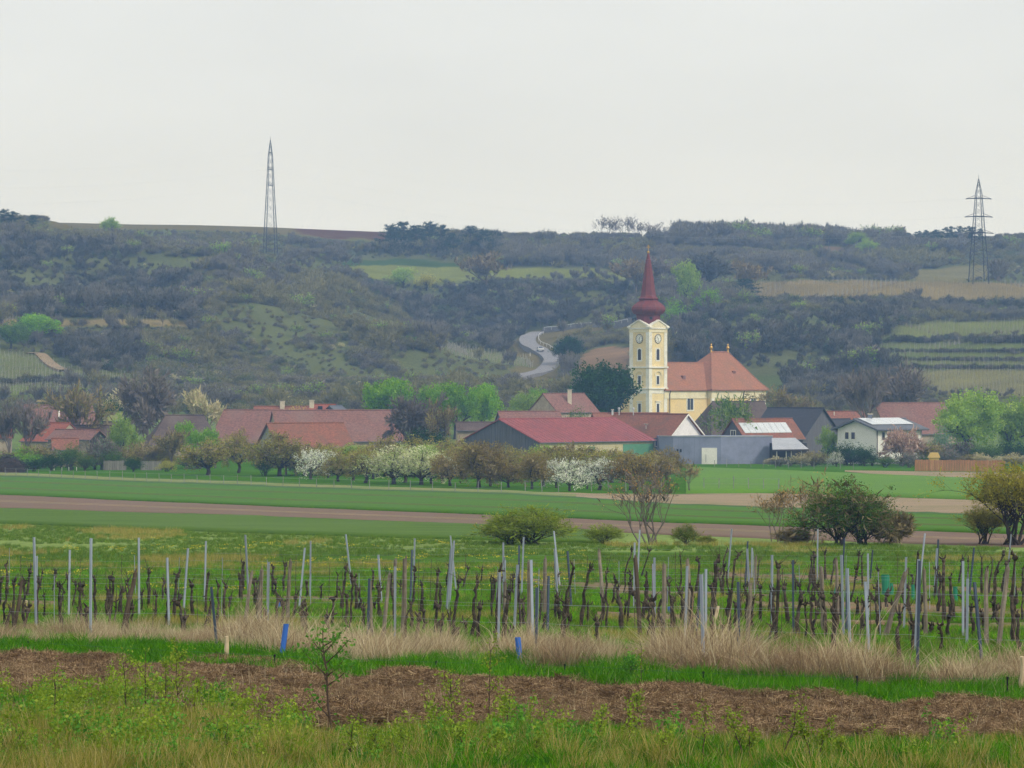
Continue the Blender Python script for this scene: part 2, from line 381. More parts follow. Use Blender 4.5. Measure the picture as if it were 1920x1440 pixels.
sheet('bare_plot', [(1580, 882), (1700, 884), (1850, 886), (2300, 892)], [(1580, 884), (1650, 890), (1850, 898), (2300, 910)], 1584, 2292, M_tan, .04, 'tan bare plot below the board fence')
sheet('dry_verge', [(x, y - 9) for x, y in T1], [(x, y - 3) for x, y in T1], -396, 1080, M_dry, .05, 'pale dry grass verge along the wheat', 6, wob=4)
sheet('ditch_edge', [(x, y - 3) for x, y in T1], [(x, y + 1) for x, y in T1], -396, 2292, M_ditch, .10, 'dark grassy edge along the wheat', 6, wob=5)
M_track = surf('wheel_track', lin(86, 92, 48), lin(104, 100, 62), 1.5, 1.0)
for fr in (.22, .27, .62, .67):
    t_ = [(x, y + (edge(T2, x) - y) * fr) for x, y in T1]; sheet('wheel_track', t_, [(x, y + .55) for x, y in t_], -396, 2292, M_track, .135, 'faint tractor track through the young wheat', 6)
for fr in (.4, .48):
    t_ = [(x, y + (edge(T3, x) - y) * fr) for x, y in T2]; sheet('wheel_track', t_, [(x, y + .6) for x, y in t_], -396, 2292, M_tan, .045, 'pale tractor track across the ploughed strip', 6)
M_vsoil = surf('vineyard_soil', lin(116, 94, 72), lin(138, 114, 90), 5.0, 1.0, bump=.6, dirt=lin(92, 102, 50), dscale=.5)
for t, x0, x1 in (([(980, 1086), (1200, 1098)], 985, 1200), ([(1150, 1103), (1460, 1118)], 1150, 1460), ([(1330, 1074), (1640, 1084)], 1330, 1640),
                  ([(1380, 1128), (1920, 1144)], 1380, 1920), ([(1560, 1096), (1920, 1104)], 1560, 1920), ([(1500, 1160), (1920, 1172)], 1500, 1920),
                  ([(440, 1117), (640, 1122)], 440, 640), ([(0, 1127), (110, 1128)], -20, 110), ([(1120, 1146), (1330, 1152)], 1120, 1330)):
    sheet('soil_strip', t, [(x, y + 11) for x, y in t], x0, x1, M_vsoil, .045, 'bare soil strip between the vines', 6, 10, wob=7)

# ------------------------------------------------------------------ building materials
M_cream = surf('cream_plaster', lin(232, 224, 196), lin(224, 214, 184), .5, .9, dirt=lin(206, 196, 170), dscale=.35)
M_yellow = surf('yellow_plaster', lin(232, 208, 156), lin(224, 198, 146), .5, .9, dirt=lin(220, 200, 160), dscale=.3)
M_tower = surf('pale_yellow_plaster', lin(236, 218, 172), lin(226, 206, 158), .5, .9, dirt=lin(208, 194, 160), dscale=.3)
M_white = surf('white_trim', lin(238, 236, 228), lin(226, 224, 216), .8, .85, dirt=lin(205, 202, 192), dscale=.5)
M_whouse = surf('white_render', lin(236, 234, 230), lin(228, 226, 222), .5, .9, dirt=lin(214, 212, 206), dscale=.3)
M_stone = surf('old_plaster', lin(186, 172, 152), lin(164, 150, 134), 1.2, .95, dirt=lin(140, 128, 114), dscale=.4)
M_beige = surf('beige_cladding', lin(200, 190, 156), lin(186, 176, 142), 1.0, .9, stretch=(3, 3, .15))
M_green_wall = surf('pale_green_render', lin(190, 200, 160), lin(180, 192, 150), .6, .9)
M_tealp = surf('green_sheet', lin(96, 150, 122), lin(84, 136, 110), .8, .7)
M_grey = surf('grey_blue_render', lin(138, 144, 172), lin(130, 136, 164), .4, .9, dirt=lin(116, 122, 142), dscale=.35)
M_dgrey = surf('dark_grey_render', lin(112, 118, 136), lin(104, 110, 128), .4, .9)
M_planks = surf('weathered_planks', lin(112, 112, 122), lin(82, 84, 94), 2.2, .9, stretch=(2.2, 2.2, .08), dirt=lin(98, 96, 98), dscale=.3)
M_gplanks = surf('pale_planks', lin(176, 172, 164), lin(150, 148, 142), 2.2, .9, stretch=(2.2, 2.2, .08))
M_darkwood = surf('dark_boards', lin(66, 62, 64), lin(50, 48, 50), 2.2, .9, stretch=(2.2, 2.2, .1))
M_tile = surf('red_clay_tile', lin(152, 100, 82), lin(112, 74, 64), 2.6, .85, stretch=(1, 1, 2), detail=9, bump=.3, dirt=lin(112, 88, 78), dscale=.35)
M_tile_old = surf('old_brown_tile', lin(146, 106, 98), lin(102, 76, 74), 2.4, .9, stretch=(1, 1, 2), detail=9, bump=.3, dirt=lin(128, 104, 98), dscale=.2)
M_tile_pink = surf('red_sheet_roof', lin(156, 90, 92), lin(134, 76, 80), 1.2, .8, detail=8, dirt=lin(128, 82, 84), dscale=.2)
M_tile_bright = surf('orange_tile', lin(158, 94, 76), lin(128, 74, 64), 2.6, .85, detail=9, dirt=lin(140, 90, 80), dscale=.25)
M_tile_church = surf('church_tile', lin(172, 120, 96), lin(130, 88, 74), 2.2, .85, stretch=(1, 1, 2), detail=9, bump=.3, dirt=lin(136, 104, 88), dscale=.35)
M_brownroof = surf('dark_brown_roof', lin(96, 82, 80), lin(76, 66, 66), 2.4, .9, detail=9, dirt=lin(110, 98, 92), dscale=.2)
M_darkroof = surf('anthracite_roof', lin(64, 66, 76), lin(52, 54, 64), 2.0, .75, detail=8)
M_greyroof = surf('grey_roof', lin(104, 108, 118), lin(92, 96, 106), 2.0, .7)
M_metalroof = surf('zinc_sheet', lin(176, 180, 188), lin(160, 164, 174), .8, .5, metal=.2)
M_spire = surf('spire_copper_red', lin(116, 46, 48), lin(92, 36, 40), 1.4, .6, detail=8, spec=.4, dirt=lin(110, 56, 56), dscale=.4)
M_gold = surf('gilded', lin(214, 172, 84), lin(190, 150, 70), 2, .4, metal=.6)
M_pane = glassmat('dark_glass', lin(60, 64, 78))
M_panel = surf('solar_glass', lin(206, 212, 218), lin(192, 198, 206), .6, .25, spec=.6)
M_louvre = surf('dark_louvre', lin(70, 66, 72), lin(56, 54, 60), 3, .8)
M_clock = surf('clock_white', lin(236, 236, 228), lin(226, 226, 220), 1, .7)
M_black = surf('black_paint', lin(34, 34, 38), lin(28, 28, 32), 2, .7)
M_steel = surf('galvanised_steel', lin(172, 180, 194), lin(140, 148, 164), 3, .6, metal=.35, stretch=(1, 1, .2), rnd=.2)
M_pylon = surf('pylon_steel', lin(58, 61, 70), lin(46, 49, 58), 2, .6, metal=.3)
M_asphalt = surf('asphalt', lin(134, 134, 140), lin(122, 122, 130), .6, .95)
M_rail = surf('guard_rail', lin(206, 208, 212), lin(190, 192, 198), 1, .5, metal=.3)
M_board = surf('orange_board', lin(206, 150, 108), lin(182, 126, 88), 2, .85, stretch=(3, 3, .3), rnd=.12)
M_ply = surf('yellow_ply', lin(222, 188, 112), lin(208, 172, 100), 1, .8)
M_greyboard = surf('grey_fence_board', lin(142, 138, 132), lin(112, 110, 106), 3, .9, stretch=(3, 3, .3), rnd=.15)
M_chim = surf('chimney_plaster', lin(214, 204, 186), lin(190, 180, 164), 1.5, .9)

# ------------------------------------------------------------------ house builder
class Wall:
    def __init__(s, o, u, n): s.o = Vector(o); s.u = Vector(u); s.n = Vector(n)
    def pt(s, a, z, out=0.0): return Vector((s.o.x + s.u.x * a + s.n.x * out, s.o.y + s.u.y * a + s.n.y * out, z))
def window(root, w, a, z, wd, ht, fm, pm=None, arch=0.0, name='window', fr=.14, proud=.07, mull=True):
    """frame part standing proud of the wall with its pane as sub-part"""
    def outline(wd, ht, arch, z0):
        p = [(-wd / 2, z0), (wd / 2, z0), (wd / 2, z0 + ht - arch)]
        if arch:
            for k in range(1, 6):
                t = math.pi * k / 6; p.append((wd / 2 * math.cos(t), z0 + ht - arch + arch * math.sin(t)))
        p.append((-wd / 2, z0 + ht - arch)); return p
    mb = MB(); outer = outline(wd + 2 * fr, ht + 2 * fr, arch * 1.2, z - fr); inner = outline(wd, ht, arch, z)
    n = len(outer); vs = [w.pt(a + x, zz, proud) for x, zz in outer] + [w.pt(a + x, zz, proud) for x, zz in inner] + [w.pt(a + x, zz, -.05) for x, zz in outer] + [w.pt(a + x, zz, -.02) for x, zz in inner]
    fs = []
    for i in range(n):
        j = (i + 1) % n
        fs += [(i, j, n + j, n + i), (2 * n + i, 2 * n + j, j, i), (n + i, n + j, 3 * n + j, 3 * n + i)]
    mb.add(vs, fs)
    if mull and wd > .9: mb.box(w.pt(a - .04, z, .02), w.u * .08, w.n * .03, (0, 0, ht - arch * .2))
    f = mb.part(name, fm, root)
    mb = MB(); mb.prism([w.pt(a + x, zz, -.03) for x, zz in inner], w.n * .05); mb.part('pane', pm or M_pane, f)
    return f
def panel_part(root, w, a, z, wd, ht, mat, name, out=.05, th=.08):
    mb = MB(); mb.box(w.pt(a - wd / 2, z, out - th), w.u * wd, w.n * th, (0, 0, ht)); return mb.part(name, mat, root)
def house(name, label, cat, px, D, yaw, L, W, yb, ye, yr, wall, roof, gable=None, mirror=False, over=.4, hip0=0.0, hip1=0.0, group=None, ridge=True, thick=.16):
    """near corner at column px and distance D; eaves wall runs along u, gable wall runs back along -v"""
    c, s = math.cos(math.radians(yaw)), math.sin(math.radians(yaw))
    u = Vector((-c, s, 0)) if mirror else Vector((c, s, 0)); v = Vector((-s, -c, 0)) if mirror else Vector((s, -c, 0))
    o = Vector(((px - 960) / F * D, D, 0))
    zb = zat(yb, D); ze = zat(ye, D); zr = zat(yr, D + W / 2 * c)
    zb = min(zb, min(float(zg(px, D)), float(zg(px, D + 10)))) - .6
    root = empty(name, (o.x, o.y, zb)); tag(root, label, cat, group)
    def q(a, b, z): p = o + u * a + v * b; return Vector((p.x, p.y, z))
    mb = MB(); zt = ze - .02
    mb.add([q(0, 0, zb), q(L, 0, zb), q(L, 0, zt), q(0, 0, zt), q(0, -W, zb), q(L, -W, zb), q(L, -W, zt), q(0, -W, zt)], [(0, 1, 2, 3), (5, 4, 7, 6)])
    zrr = zr - .1
    def gab(m, a, inset):
        m.add([q(a, 0, zb), q(a, -W, zb), q(a, -W, zt)] + ([] if inset else [q(a, -W / 2, zrr)]) + [q(a, 0, zt)], [tuple(range(4 if inset else 5))])
    for a_, hp in ((0, hip0), (L, hip1)):
        gm = MB(); gab(gm, a_, hp > 0); gm.part('gable_wall', gable or wall, root)
    for i_ in (0, 1):
        m2 = MB(); m2.add(mb.v, [mb.f[i_]]); m2.v = [m2.v[j] for j in mb.f[i_]]; m2.f = [(0, 1, 2, 3)]; m2.part('wall', wall, root)
    k = (zr - ze) / (W / 2); dz = over * k
    a0 = hip0 if hip0 else -over; a1 = L - hip1 if hip1 else L + over
    A = [q(-over, over, ze - dz), q(L + over, over, ze - dz), q(L + over, -W - over, ze - dz), q(-over, -W - over, ze - dz), q(a0, -W / 2, zr), q(a1, -W / 2, zr)]
    B = [p - Vector((0, 0, thick)) for p in A]
    mb = MB(); fs = [(0, 1, 5, 4), (2, 3, 4, 5), (3, 0, 4), (1, 2, 5)]
    if not hip0: fs.remove((3, 0, 4))
    if not hip1: fs.remove((1, 2, 5))
    under = [tuple(i + 6 for i in reversed(f)) for f in fs]
    rim = [(0, 6, 7, 1), (2, 8, 9, 3)]
    rim += [(3, 9, 6, 0)] if hip0 else [(0, 4, 10, 6), (4, 3, 9, 10)]
    rim += [(1, 7, 8, 2)] if hip1 else [(5, 1, 7, 11), (2, 5, 11, 8)]
    mb.add(A + B, fs + under + rim)
    rf = mb.part('roof', roof, root)
    if ridge:
        mb = MB(); mb.tube([A[4] + Vector((0, 0, .02)), A[5] + Vector((0, 0, .02))], .14, 6)
        mb.part('ridge_cap', roof, rf)
    mb = MB(); mb.tube([A[0] + v * .08 - Vector((0, 0, thick * .6)), A[1] + v * .08 - Vector((0, 0, thick * .6))], .075, 6); mb.part('gutter', M_greyroof, rf)
    mb = MB(); mb.tube([q(L - .3, .12, ze - dz - .1), q(L - .3, .1, zb + .2)], .05, 5); mb.part('downpipe', M_greyroof, root)
    h = dict(root=root, roof=rf, q=q, u=u, v=v, ze=ze, zr=zr, zb=zb, L=L, W=W, D=D,
             front=Wall(o, u, v), gab=Wall(o, -v, -u), k=k)
    h['slope'] = lambda a, b, up=0.0: q(a, b, ze - b * -k if False else ze + (-b) * k + up)     # b from 0 (eave) to -W/2 (ridge)
    return h
def chimney(h, a, b, ht, w=.7, mat=None, cap=True):
    p = h['slope'](a, b); mb = MB(); mb.cbox((p.x, p.y, p.z + ht / 2 - .4), w, w, ht + .8)
    ch = mb.part('chimney', mat or M_chim, h['roof'])
    if cap:
        mb = MB(); mb.cbox((p.x, p.y, p.z + ht + .06), w + .2, w + .2, .14); mb.part('chimney_cap', M_chim, h['root'])
def roof_patch(h, a0, a1, b0, b1, mat, name, up=.12, th=.08, n=1, gap=.06):
    """flat panels lying on the front roof slope"""
    da = (a1 - a0) / n; first = None
    for i in range(n):
        x0 = a0 + da * i + gap / 2; x1 = a0 + da * (i + 1) - gap / 2
        mb = MB(); P4 = [h['slope'](x0, b0, up), h['slope'](x1, b0, up), h['slope'](x1, b1, up), h['slope'](x0, b1, up)]
        mb.prism([p - Vector((0, 0, th)) for p in P4], (0, 0, th)); mb.part(name, mat, h['roof'])

# ------------------------------------------------------------------ church
CD = 735.0; CPX = 1217; s2 = math.sqrt(.5)
cu = Vector((s2, s2, 0)); cv = Vector((s2, -s2, 0)); cw = Vector((-s2, s2, 0))
co = Vector(((CPX - 960) / F * CD, CD, 0)); cz0 = float(zg(CPX, CD)) - 1.0
church = empty('church', (co.x, co.y, cz0)); tag(church, 'yellow and cream baroque church with red onion spire tower', 'church')
def cq(a, b, z): p = co + cu * a + cv * b; return Vector((p.x, p.y, z))
def ty(y): return zat(y, CD)
S = 5.55
def sq(mb, e, z0, z1):   # square ring block of the tower, grown by e on all sides
    mb.box(cq(-e, e, z0), cu * (S + 2 * e), -cv * (S + 2 * e), (0, 0, z1 - z0))
mb = MB(); sq(mb, 0, cz0, ty(616)); tower = mb.part('tower', M_tower, church)
for (aa, bb) in ((0, 0), (S, 0), (0, -S)):     # corner pilasters, one wrapping each visible corner
    for (y0, y1) in ((615.5, 690), (691, 730), (731, 900)):
        mb = MB(); z1 = ty(y0); z0 = max(cz0, ty(y1)); p = .85
        c = cq(aa, bb, z0)
        a0 = -.12 if aa == 0 else -p; a1 = p if aa == 0 else .12
        b0 = .12 if bb == 0 else -.12; ln = p + .12
        if bb == 0: mb.box(cq(aa + a0, .12, z0), cu * (a1 - a0), -cv * ln, (0, 0, z1 - z0))
        else: mb.box(cq(aa + a0, -S + p, z0), cu * (a1 - a0), -cv * ln, (0, 0, z1 - z0))
        mb.part('pilaster', M_white, tower)
for y, h_, e in ((690, .35, .32), (730, .35, .3), (616.5, .28, .3)):
    mb = MB(); sq(mb, e, ty(y), ty(y) + h_); mb.part('cornice', M_white, tower)
for y0, y1 in ((617, 623),):
    mb = MB(); sq(mb, .15, ty(y1), ty(y0)); mb.part('frieze', M_cream, tower)
mb = MB(); sq(mb, .05, ty(738), ty(731)); mb.part('plaster_band', M_white, tower)
TL = Wall(cq(0, 0, 0), cw, -cu)           # left face: runs back-left from the near corner, normal to the left-front
TR = Wall(cq(0, 0, 0), cu, cv)
for w in (TL, TR):
    window(church, w, S / 2, ty(675), .95, ty(654) - ty(675), M_white, M_louvre, arch=.35, fr=.28, name='belfry_window', mull=False)
    window(church, w, S / 2, ty(720.5), .8, ty(705) - ty(720.5), M_white, M_louvre, fr=.25, mull=False)
    window(church, w, S / 2, ty(775), .8, ty(757) - ty(775), M_white, M_louvre, fr=.28, mull=False)
    mb = MB()                              # blind arch over the middle window
    pr = [w.pt(S / 2 + 1.05 * math.cos(t), ty(704.5) + .95 * math.sin(t), .1) for t in [math.pi * k / 8 for k in range(9)]]
    mb.tube(pr, .13, 4); mb.part('window_arch', M_cream, tower)
    mb = MB(); mb.box(w.pt(S / 2 - .8, ty(753.4), 0), w.u * 1.6, w.n * .22, (0, 0, .18)); mb.part('window_hood', M_white, tower)
    # clock: dial, ring, hour marks, hands
    cz = ty(635); R = .98
    def circ(r, out, n=28): return [w.pt(S / 2 + r * math.cos(2 * math.pi * k / n), cz + r * math.sin(2 * math.pi * k / n), out) for k in range(n)]
    mb = MB(); mb.prism(circ(R, .02), w.n * .08); dial = mb.part('clock_face', M_clock, church)
    mb = MB(); pr = circ(R, .1); mb.tube(pr + [pr[0]], .06, 4, cap=False); mb.part('clock_rim', M_black, dial)
    for k in range(12):
        t = math.pi * k / 6; mb = MB(); d = w.u * math.cos(t) + Vector((0, 0, math.sin(t))); e = w.u * -math.sin(t) + Vector((0, 0, math.cos(t)))
        c0 = w.pt(S / 2, cz, .11) + d * .62; mb.box(c0 - e * .045, e * .09, d * .26, w.n * .02); mb.part('hour_mark', M_black, dial)
    for ang, ln, wd in ((math.radians(122), .5, .11), (math.radians(-92), .84, .08)):
        d = w.u * math.cos(ang) + Vector((0, 0, math.sin(ang))); e = w.u * -math.sin(ang) + Vector((0, 0, math.cos(ang)))
        mb = MB(); mb.box(w.pt(S / 2, cz, .14) - e * wd / 2 - d * .12, e * wd, d * (ln + .12), w.n * .02); mb.part('clock_hand', M_black, dial)
for (o_, d_, n_) in ((cq(0, 0, 0), cw, -cu), (cq(0, 0, 0), cu, cv), (cq(S, 0, 0), cw, cu), (cq(0, -S, 0), cu, -cv)):   # pediments on all four sides
    w = Wall(o_, d_, n_); z = ty(616.5) + .27; e = .42
    mb = MB(); mb.prism([w.pt(-e, z, -.4), w.pt(S + e, z, -.4), w.pt(S / 2, z + 1.45, -.4)], w.n * .62); pd = mb.part('pediment', M_cream, tower)
    mb = MB()
    for x0, x1, za, zb in ((-e - .15, S / 2, z, z + 1.5), (S + e + .15, S / 2, z, z + 1.5)):
        mb.prism([w.pt(x0, za, -.45), w.pt(x1, zb, -.45), w.pt(x1, zb + .26, -.45), w.pt(x0, za + .26, -.45)], w.n * .85)
    mb.part('pediment_moulding', M_white, church)
cc = cq(S / 2, -S / 2, 0)
CDc = CD + S / 2 * 0 + S * s2              # distance of the tower axis
def sy(y): return (720 - y) * CDc / F
k8 = F / CDc; prof = [(23.5, 616), (23.5, 594), (24.5, 590.5), (30, 588), (33.2, 583.5), (34, 580), (33, 576), (29, 571.5), (24, 568), (19.5, 565), (17.8, 563), (19.8, 561.5), (20, 559.5), (16.8, 557.5), (15.2, 554), (10.3, 521), (5.2, 489), (5.6, 488), (4.2, 486.5), (1.5, 474), (.8, 471)]
mb = MB(); mb.lathe((cc.x, cc.y, 0), [(r / k8, sy(y)) for r, y in prof], 8, math.pi / 8)
sp = mb.part('spire', M_spire, church)
mb = MB(); mb.lathe((cc.x - 2.72 * 0, cc.y - 2.55, sy(598)), [(.32, -.05), (.32, .05)], 10)
mb = MB(); c0 = Vector((cc.x + .45, cc.y - 23.6 / k8 * .93, sy(597))); mb.tube([c0, c0 + Vector((0, -.25, 0))], .3, 10); mb.part('spire_vent', M_black, sp)
mb = MB(); mb.lathe((cc.x, cc.y, sy(473)), [(.05, -.3), (.22, -.2), (.3, 0), (.22, .2), (.05, .3)], 10); mb.part('orb', M_gold, sp)
mb = MB(); mb.cbox((cc.x, cc.y, (sy(471) + sy(459)) / 2), .12, .12, sy(459) - sy(471)); mb.cbox((cc.x, cc.y, sy(463.5)), .95, .11, .12); mb.cbox((cc.x, cc.y, sy(461.2)), .5, .1, .1); mb.part('cross', M_gold, sp)
# nave and choir
ez = ty(731.0)
def hiproof(a0, a1, b0, b1, z0, zr, r0, r1, rb, ov, mat, parent, name='roof'):
    A = [cq(a0 - ov, b0 + ov, z0), cq(a1 + ov, b0 + ov, z0), cq(a1 + ov, b1 - ov, z0), cq(a0 - ov, b1 - ov, z0), cq(r0, rb, zr), cq(r1, rb, zr)]
    # a flared foot: midpoints set slightly below the straight slope
    mb = MB(); B = [p - Vector((0, 0, .25)) for p in A[:4]]
    M = [A[0].lerp(A[4], .22) - Vector((0, 0, .35)), A[1].lerp(A[5], .22) - Vector((0, 0, .35)), A[2].lerp(A[5], .22) - Vector((0, 0, .35)), A[3].lerp(A[4], .22) - Vector((0, 0, .35))]
    mb.add(A + B + M, [(0, 1, 11, 10), (10, 11, 5, 4), (2, 3, 13, 12), (12, 13, 4, 5), (3, 0, 10, 13), (13, 10, 4), (1, 2, 12, 11), (11, 12, 5), (0, 6, 7, 1), (1, 7, 8, 2), (2, 8, 9, 3), (3, 9, 6, 0), (9, 8, 7, 6)])
    r = mb.part(name, mat, parent)
    for i, j in ((0, 10), (10, 4), (1, 11), (11, 5), (4, 5)):
        mb2 = MB(); mb2.tube([(A + B + M)[i], (A + B + M)[j]], .16, 5); mb2.part('ridge_tile', mat, r)
    return r, A
mb = MB(); mb.box(cq(5.0, 0, cz0), cu * 17, -cv * 13, (0, 0, ez - cz0)); nave = mb.part('nave_wall', M_yellow, church)
mb = MB(); mb.box(cq(18.8, 1.2, cz0), cu * 18.0, -cv * 15.4, (0, 0, ez - cz0)); choir = mb.part('choir_wall', M_yellow, church)
mb = MB(); mb.box(cq(4.8, .2, ez - 1.9), cu * 13.9, -cv * .4, (0, 0, 1.6)); mb.part('frieze', M_cream, nave)
mb = MB(); mb.box(cq(18.7, 1.35, ez - 1.9), cu * 18.25, -cv * 15.6, (0, 0, 1.6)); mb.part('frieze', M_cream, choir)
for a, b, w_ in ((18.75, 1.34, .9), (36.1, 1.34, .8)):
    mb = MB(); mb.box(cq(a, b, cz0), cu * w_, -cv * .4, (0, 0, ez - cz0 - 1.9)); mb.part('pilaster', M_white, choir)
hiproof(5.2, 26, 0, -13, ez, 40 * 752 / F, 12.6, 27, -6.5, .55, M_tile_church, church)
hr, A = hiproof(18.8, 36.8, 1.2, -14.2, ez + .05, 60 * 760 / F, 27.4, 33.0, -6.5, .65, M_tile_church, church)
for p in (A[4], A[5]):
    mb = MB(); mb.lathe((p.x, p.y, p.z), [(.25, -.1), (.14, .5), (.3, .75), (.38, 1.0), (.22, 1.25), (.08, 1.4), (.16, 1.6), (.05, 1.85)], 8); mb.part('finial', M_gold, hr)
NW = Wall(cq(0, 0, 0), cu, cv); CW = Wall(cq(0, 1.2, 0), cu, cv)
window(church, NW, 13.2, ty(769), 1.9, ty(748) - ty(769) + .3, M_white, M_pane, arch=.4, fr=.3, name='nave_window')
window(church, CW, 32.8, ty(764), 1.7, ty(746) - ty(764) + .6, M_white, M_pane, arch=.4, fr=.3, name='nave_window')
window(church, CW, 23.2, ty(769), 1.8, ty(748) - ty(769) + .3, M_white, M_pane, arch=.4, fr=.3, name='nave_window')
for a, b in ((6.3, .2), (29.2, 1.4)):
    mb = MB(); mb.tube([cq(a, b + .4, ez - .2), cq(a, b + .1, ez - .9), cq(a, b + .1, cz0 + .3)], .09, 6); mb.part('downpipe', M_black, church)
for a, b, z in ((13.6, -2.9, .0), (29.6, -2.4, 0)):     # small roof hatches
    zz = ez + (2.9 / 6.5 * (40 * 752 / F - ez) if b < -2.5 else 3.4 / 7.7 * (60 * 760 / F - ez))
    mb = MB(); mb.box(cq(a, b + .5, zz - .4), cu * .8, -cv * .7, (0, 0, .85)); mb.part('roof_hatch', M_tile_old, church)

# ------------------------------------------------------------------ village houses
MT = lambda px, D: px
# long barn with red sheet roof
h = house('barn', 'long barn with raspberry red roof and dark plank gable behind the orchard', 'barn', 1012, 575, 45, 28.5, 19, 868, 828, 785.5, M_beige, M_tile_pink, M_planks, over=.35)
panel_part(h['root'], h['front'], 24.4, h['ze'] - 3.2, 7.8, 2.5, M_tealp, 'door')
panel_part(h['root'], h['front'], 12.6, h['ze'] - 3.0, 1.6, 2.0, M_tealp, 'door')
for i in range(13):
    mb = MB(); x = .4 + i * 1.5; top = h['ze'] + min(x, 19 - x) * h['k'] - .35
    mb.box(h['gab'].pt(x, h['zb'], .0), h['gab'].u * .09, h['gab'].n * .05, (0, 0, top - h['zb'])); mb.part('batten', M_planks, h['root'])
for i in range(29):
    x = i * 28.5 / 28; pa = h['slope'](x, .3, .03); pb_ = h['slope'](x, -9.4, .03); mb = MB(); mb.tube([pa, pb_], .045, 4); mb.part('roof_rib', M_tile_pink, h['roof'])
# white gabled house behind it
h = house('house', 'white gabled house with red roof between the barn and the grey hall', 'house', 1257.5, 600, 45, 17, 8.2, 868, 816.5, 776.5, M_dgrey, M_tile, M_whouse, mirror=True, over=.5)
window(h['root'], h['gab'], 4.3, h['ze'] - 1.6, 1.7, 1.5, M_white)
window(h['root'], h['front'], 2.3, h['ze'] - 1.9, 2.6, 1.1, M_white)
for sgn in (0, 1):
    g = h['gab']; mb = MB(); z0 = h['ze'] - .35; W = 8.2
    a, b = ((-.5, W / 2) if sgn == 0 else (W + .5, W / 2))
    mb.prism([g.pt(a, z0 - .15, .45), g.pt(b, h['zr'] - .22, .45), g.pt(b, h['zr'] + .06, .45), g.pt(a, z0 + .15, .45)], g.n * .12); mb.part('barge_board', M_white, h['roof'])
p = h['slope'](7.0, -1.2); mb = MB(); mb.tube([p, p + Vector((0, 0, .7))], .05, 5); mb.lathe((p.x, p.y - .2, p.z + .75), [(.05, -.1), (.3, 0), (.42, .15)], 10); mb.part('satellite_dish', M_white, h['root'])
for a in (12.5, 16): 
    p = h['slope'](a, -3.8); mb = MB(); mb.tube([p, p + Vector((0, 0, 1.0))], .1, 6); mb.lathe((p.x, p.y, p.z + 1.0), [(.2, 0), (.24, .25), (.05, .4)], 8); mb.part('vent_pipe', M_rail, h['root'])
# red-roofed strip behind the white house
h = house('outbuilding', 'low red roofed wing left of the church tower foot', 'outbuilding', 1118, 640, 8, 14, 6, 850, 790, 774.5, M_stone, M_tile, over=.3)
chimney(h, 3.5, -2.4, .9, .35, M_rail)
# grey hall
def slab_hall():
    D0 = 590.0; z1 = zat(818.5, D0); zb = float(zg(1300, D0)) - .5
    o = Vector(((1262 - 960) / F * D0, D0, 0)); e = Vector(((1352 - 960) / F * (D0 - 1.5), D0 - 1.5, 0)); f_ = Vector(((1449 - 960) / F * (D0 + 1.5), D0 + 1.5, 0)); g = Vector(((1236 - 960) / F * (D0 + 3), D0 + 3, 0))
    back = Vector((0, 12, 0)); poly = [g, o, e, f_, f_ + back, g + back]
    root = empty('grey_hall', (o.x, o.y, zb)); tag(root, 'flat roofed grey blue hall with one white door', 'hall')
    mb = MB(); mb.prism([Vector((p.x, p.y, zb)) for p in poly], (0, 0, z1 - zb)); mb.part('wall', M_grey, root)
    mb = MB()
    for a, b in ((g, o), (o, e), (e, f_)):
        d = (b - a); n = Vector((d.y, -d.x, 0)).normalized()
        mb.box(Vector((a.x, a.y, z1 - .02)) + n * .08, d, -n * .3, (0, 0, .16))
    mb.part('coping', M_metalroof, root)
    w = Wall(o, (e - o).normalized(), Vector(((e - o).y, -(e - o).x, 0)).normalized())
    dz = float(zg(1330, D0)); dx = (1330.5 - 1262) / F * D0
    dr = panel_part(root, w, dx, dz - .2, 2.65, zat(839.5, D0) - dz + .2, M_whouse, 'door', .08, .12)
    mb = MB(); mb.box(w.pt(dx - .62, dz + .3, .1), w.u * .05, w.n * .02, (0, 0, 1.4)); mb.part('door_slit', M_black, dr)
    for k in range(1, 9):
        x = (e - o).length * k / 9
        if abs(x - dx) > 1.6: mb = MB(); mb.box(w.pt(x, zb, -.01), w.u * .035, w.n * .02, (0, 0, z1 - zb - .05)); mb.part('panel_joint', M_dgrey, root)
    for x in (1270.5, 1276.5): window(root, w, (x - 1262) / F * D0, zat(847.5, D0), .34, .5, M_grey, M_black, fr=.04, mull=False)
slab_hall()
# house with collector roof
h = house('collector_house', 'red roofed house with long row of skylight panels behind grey hall', 'house', 1398, 612, 38, 14.0, 6.6, 850, 820.5, 785.5, M_planks, M_tile, M_planks, over=.4)
roof_patch(h, .5, 12.0, -.75, -2.5, M_panel, 'roof_panel', n=8)
window(h['root'], h['gab'], 3.3, h['ze'] - .2, 1.2, 1.4, M_white)
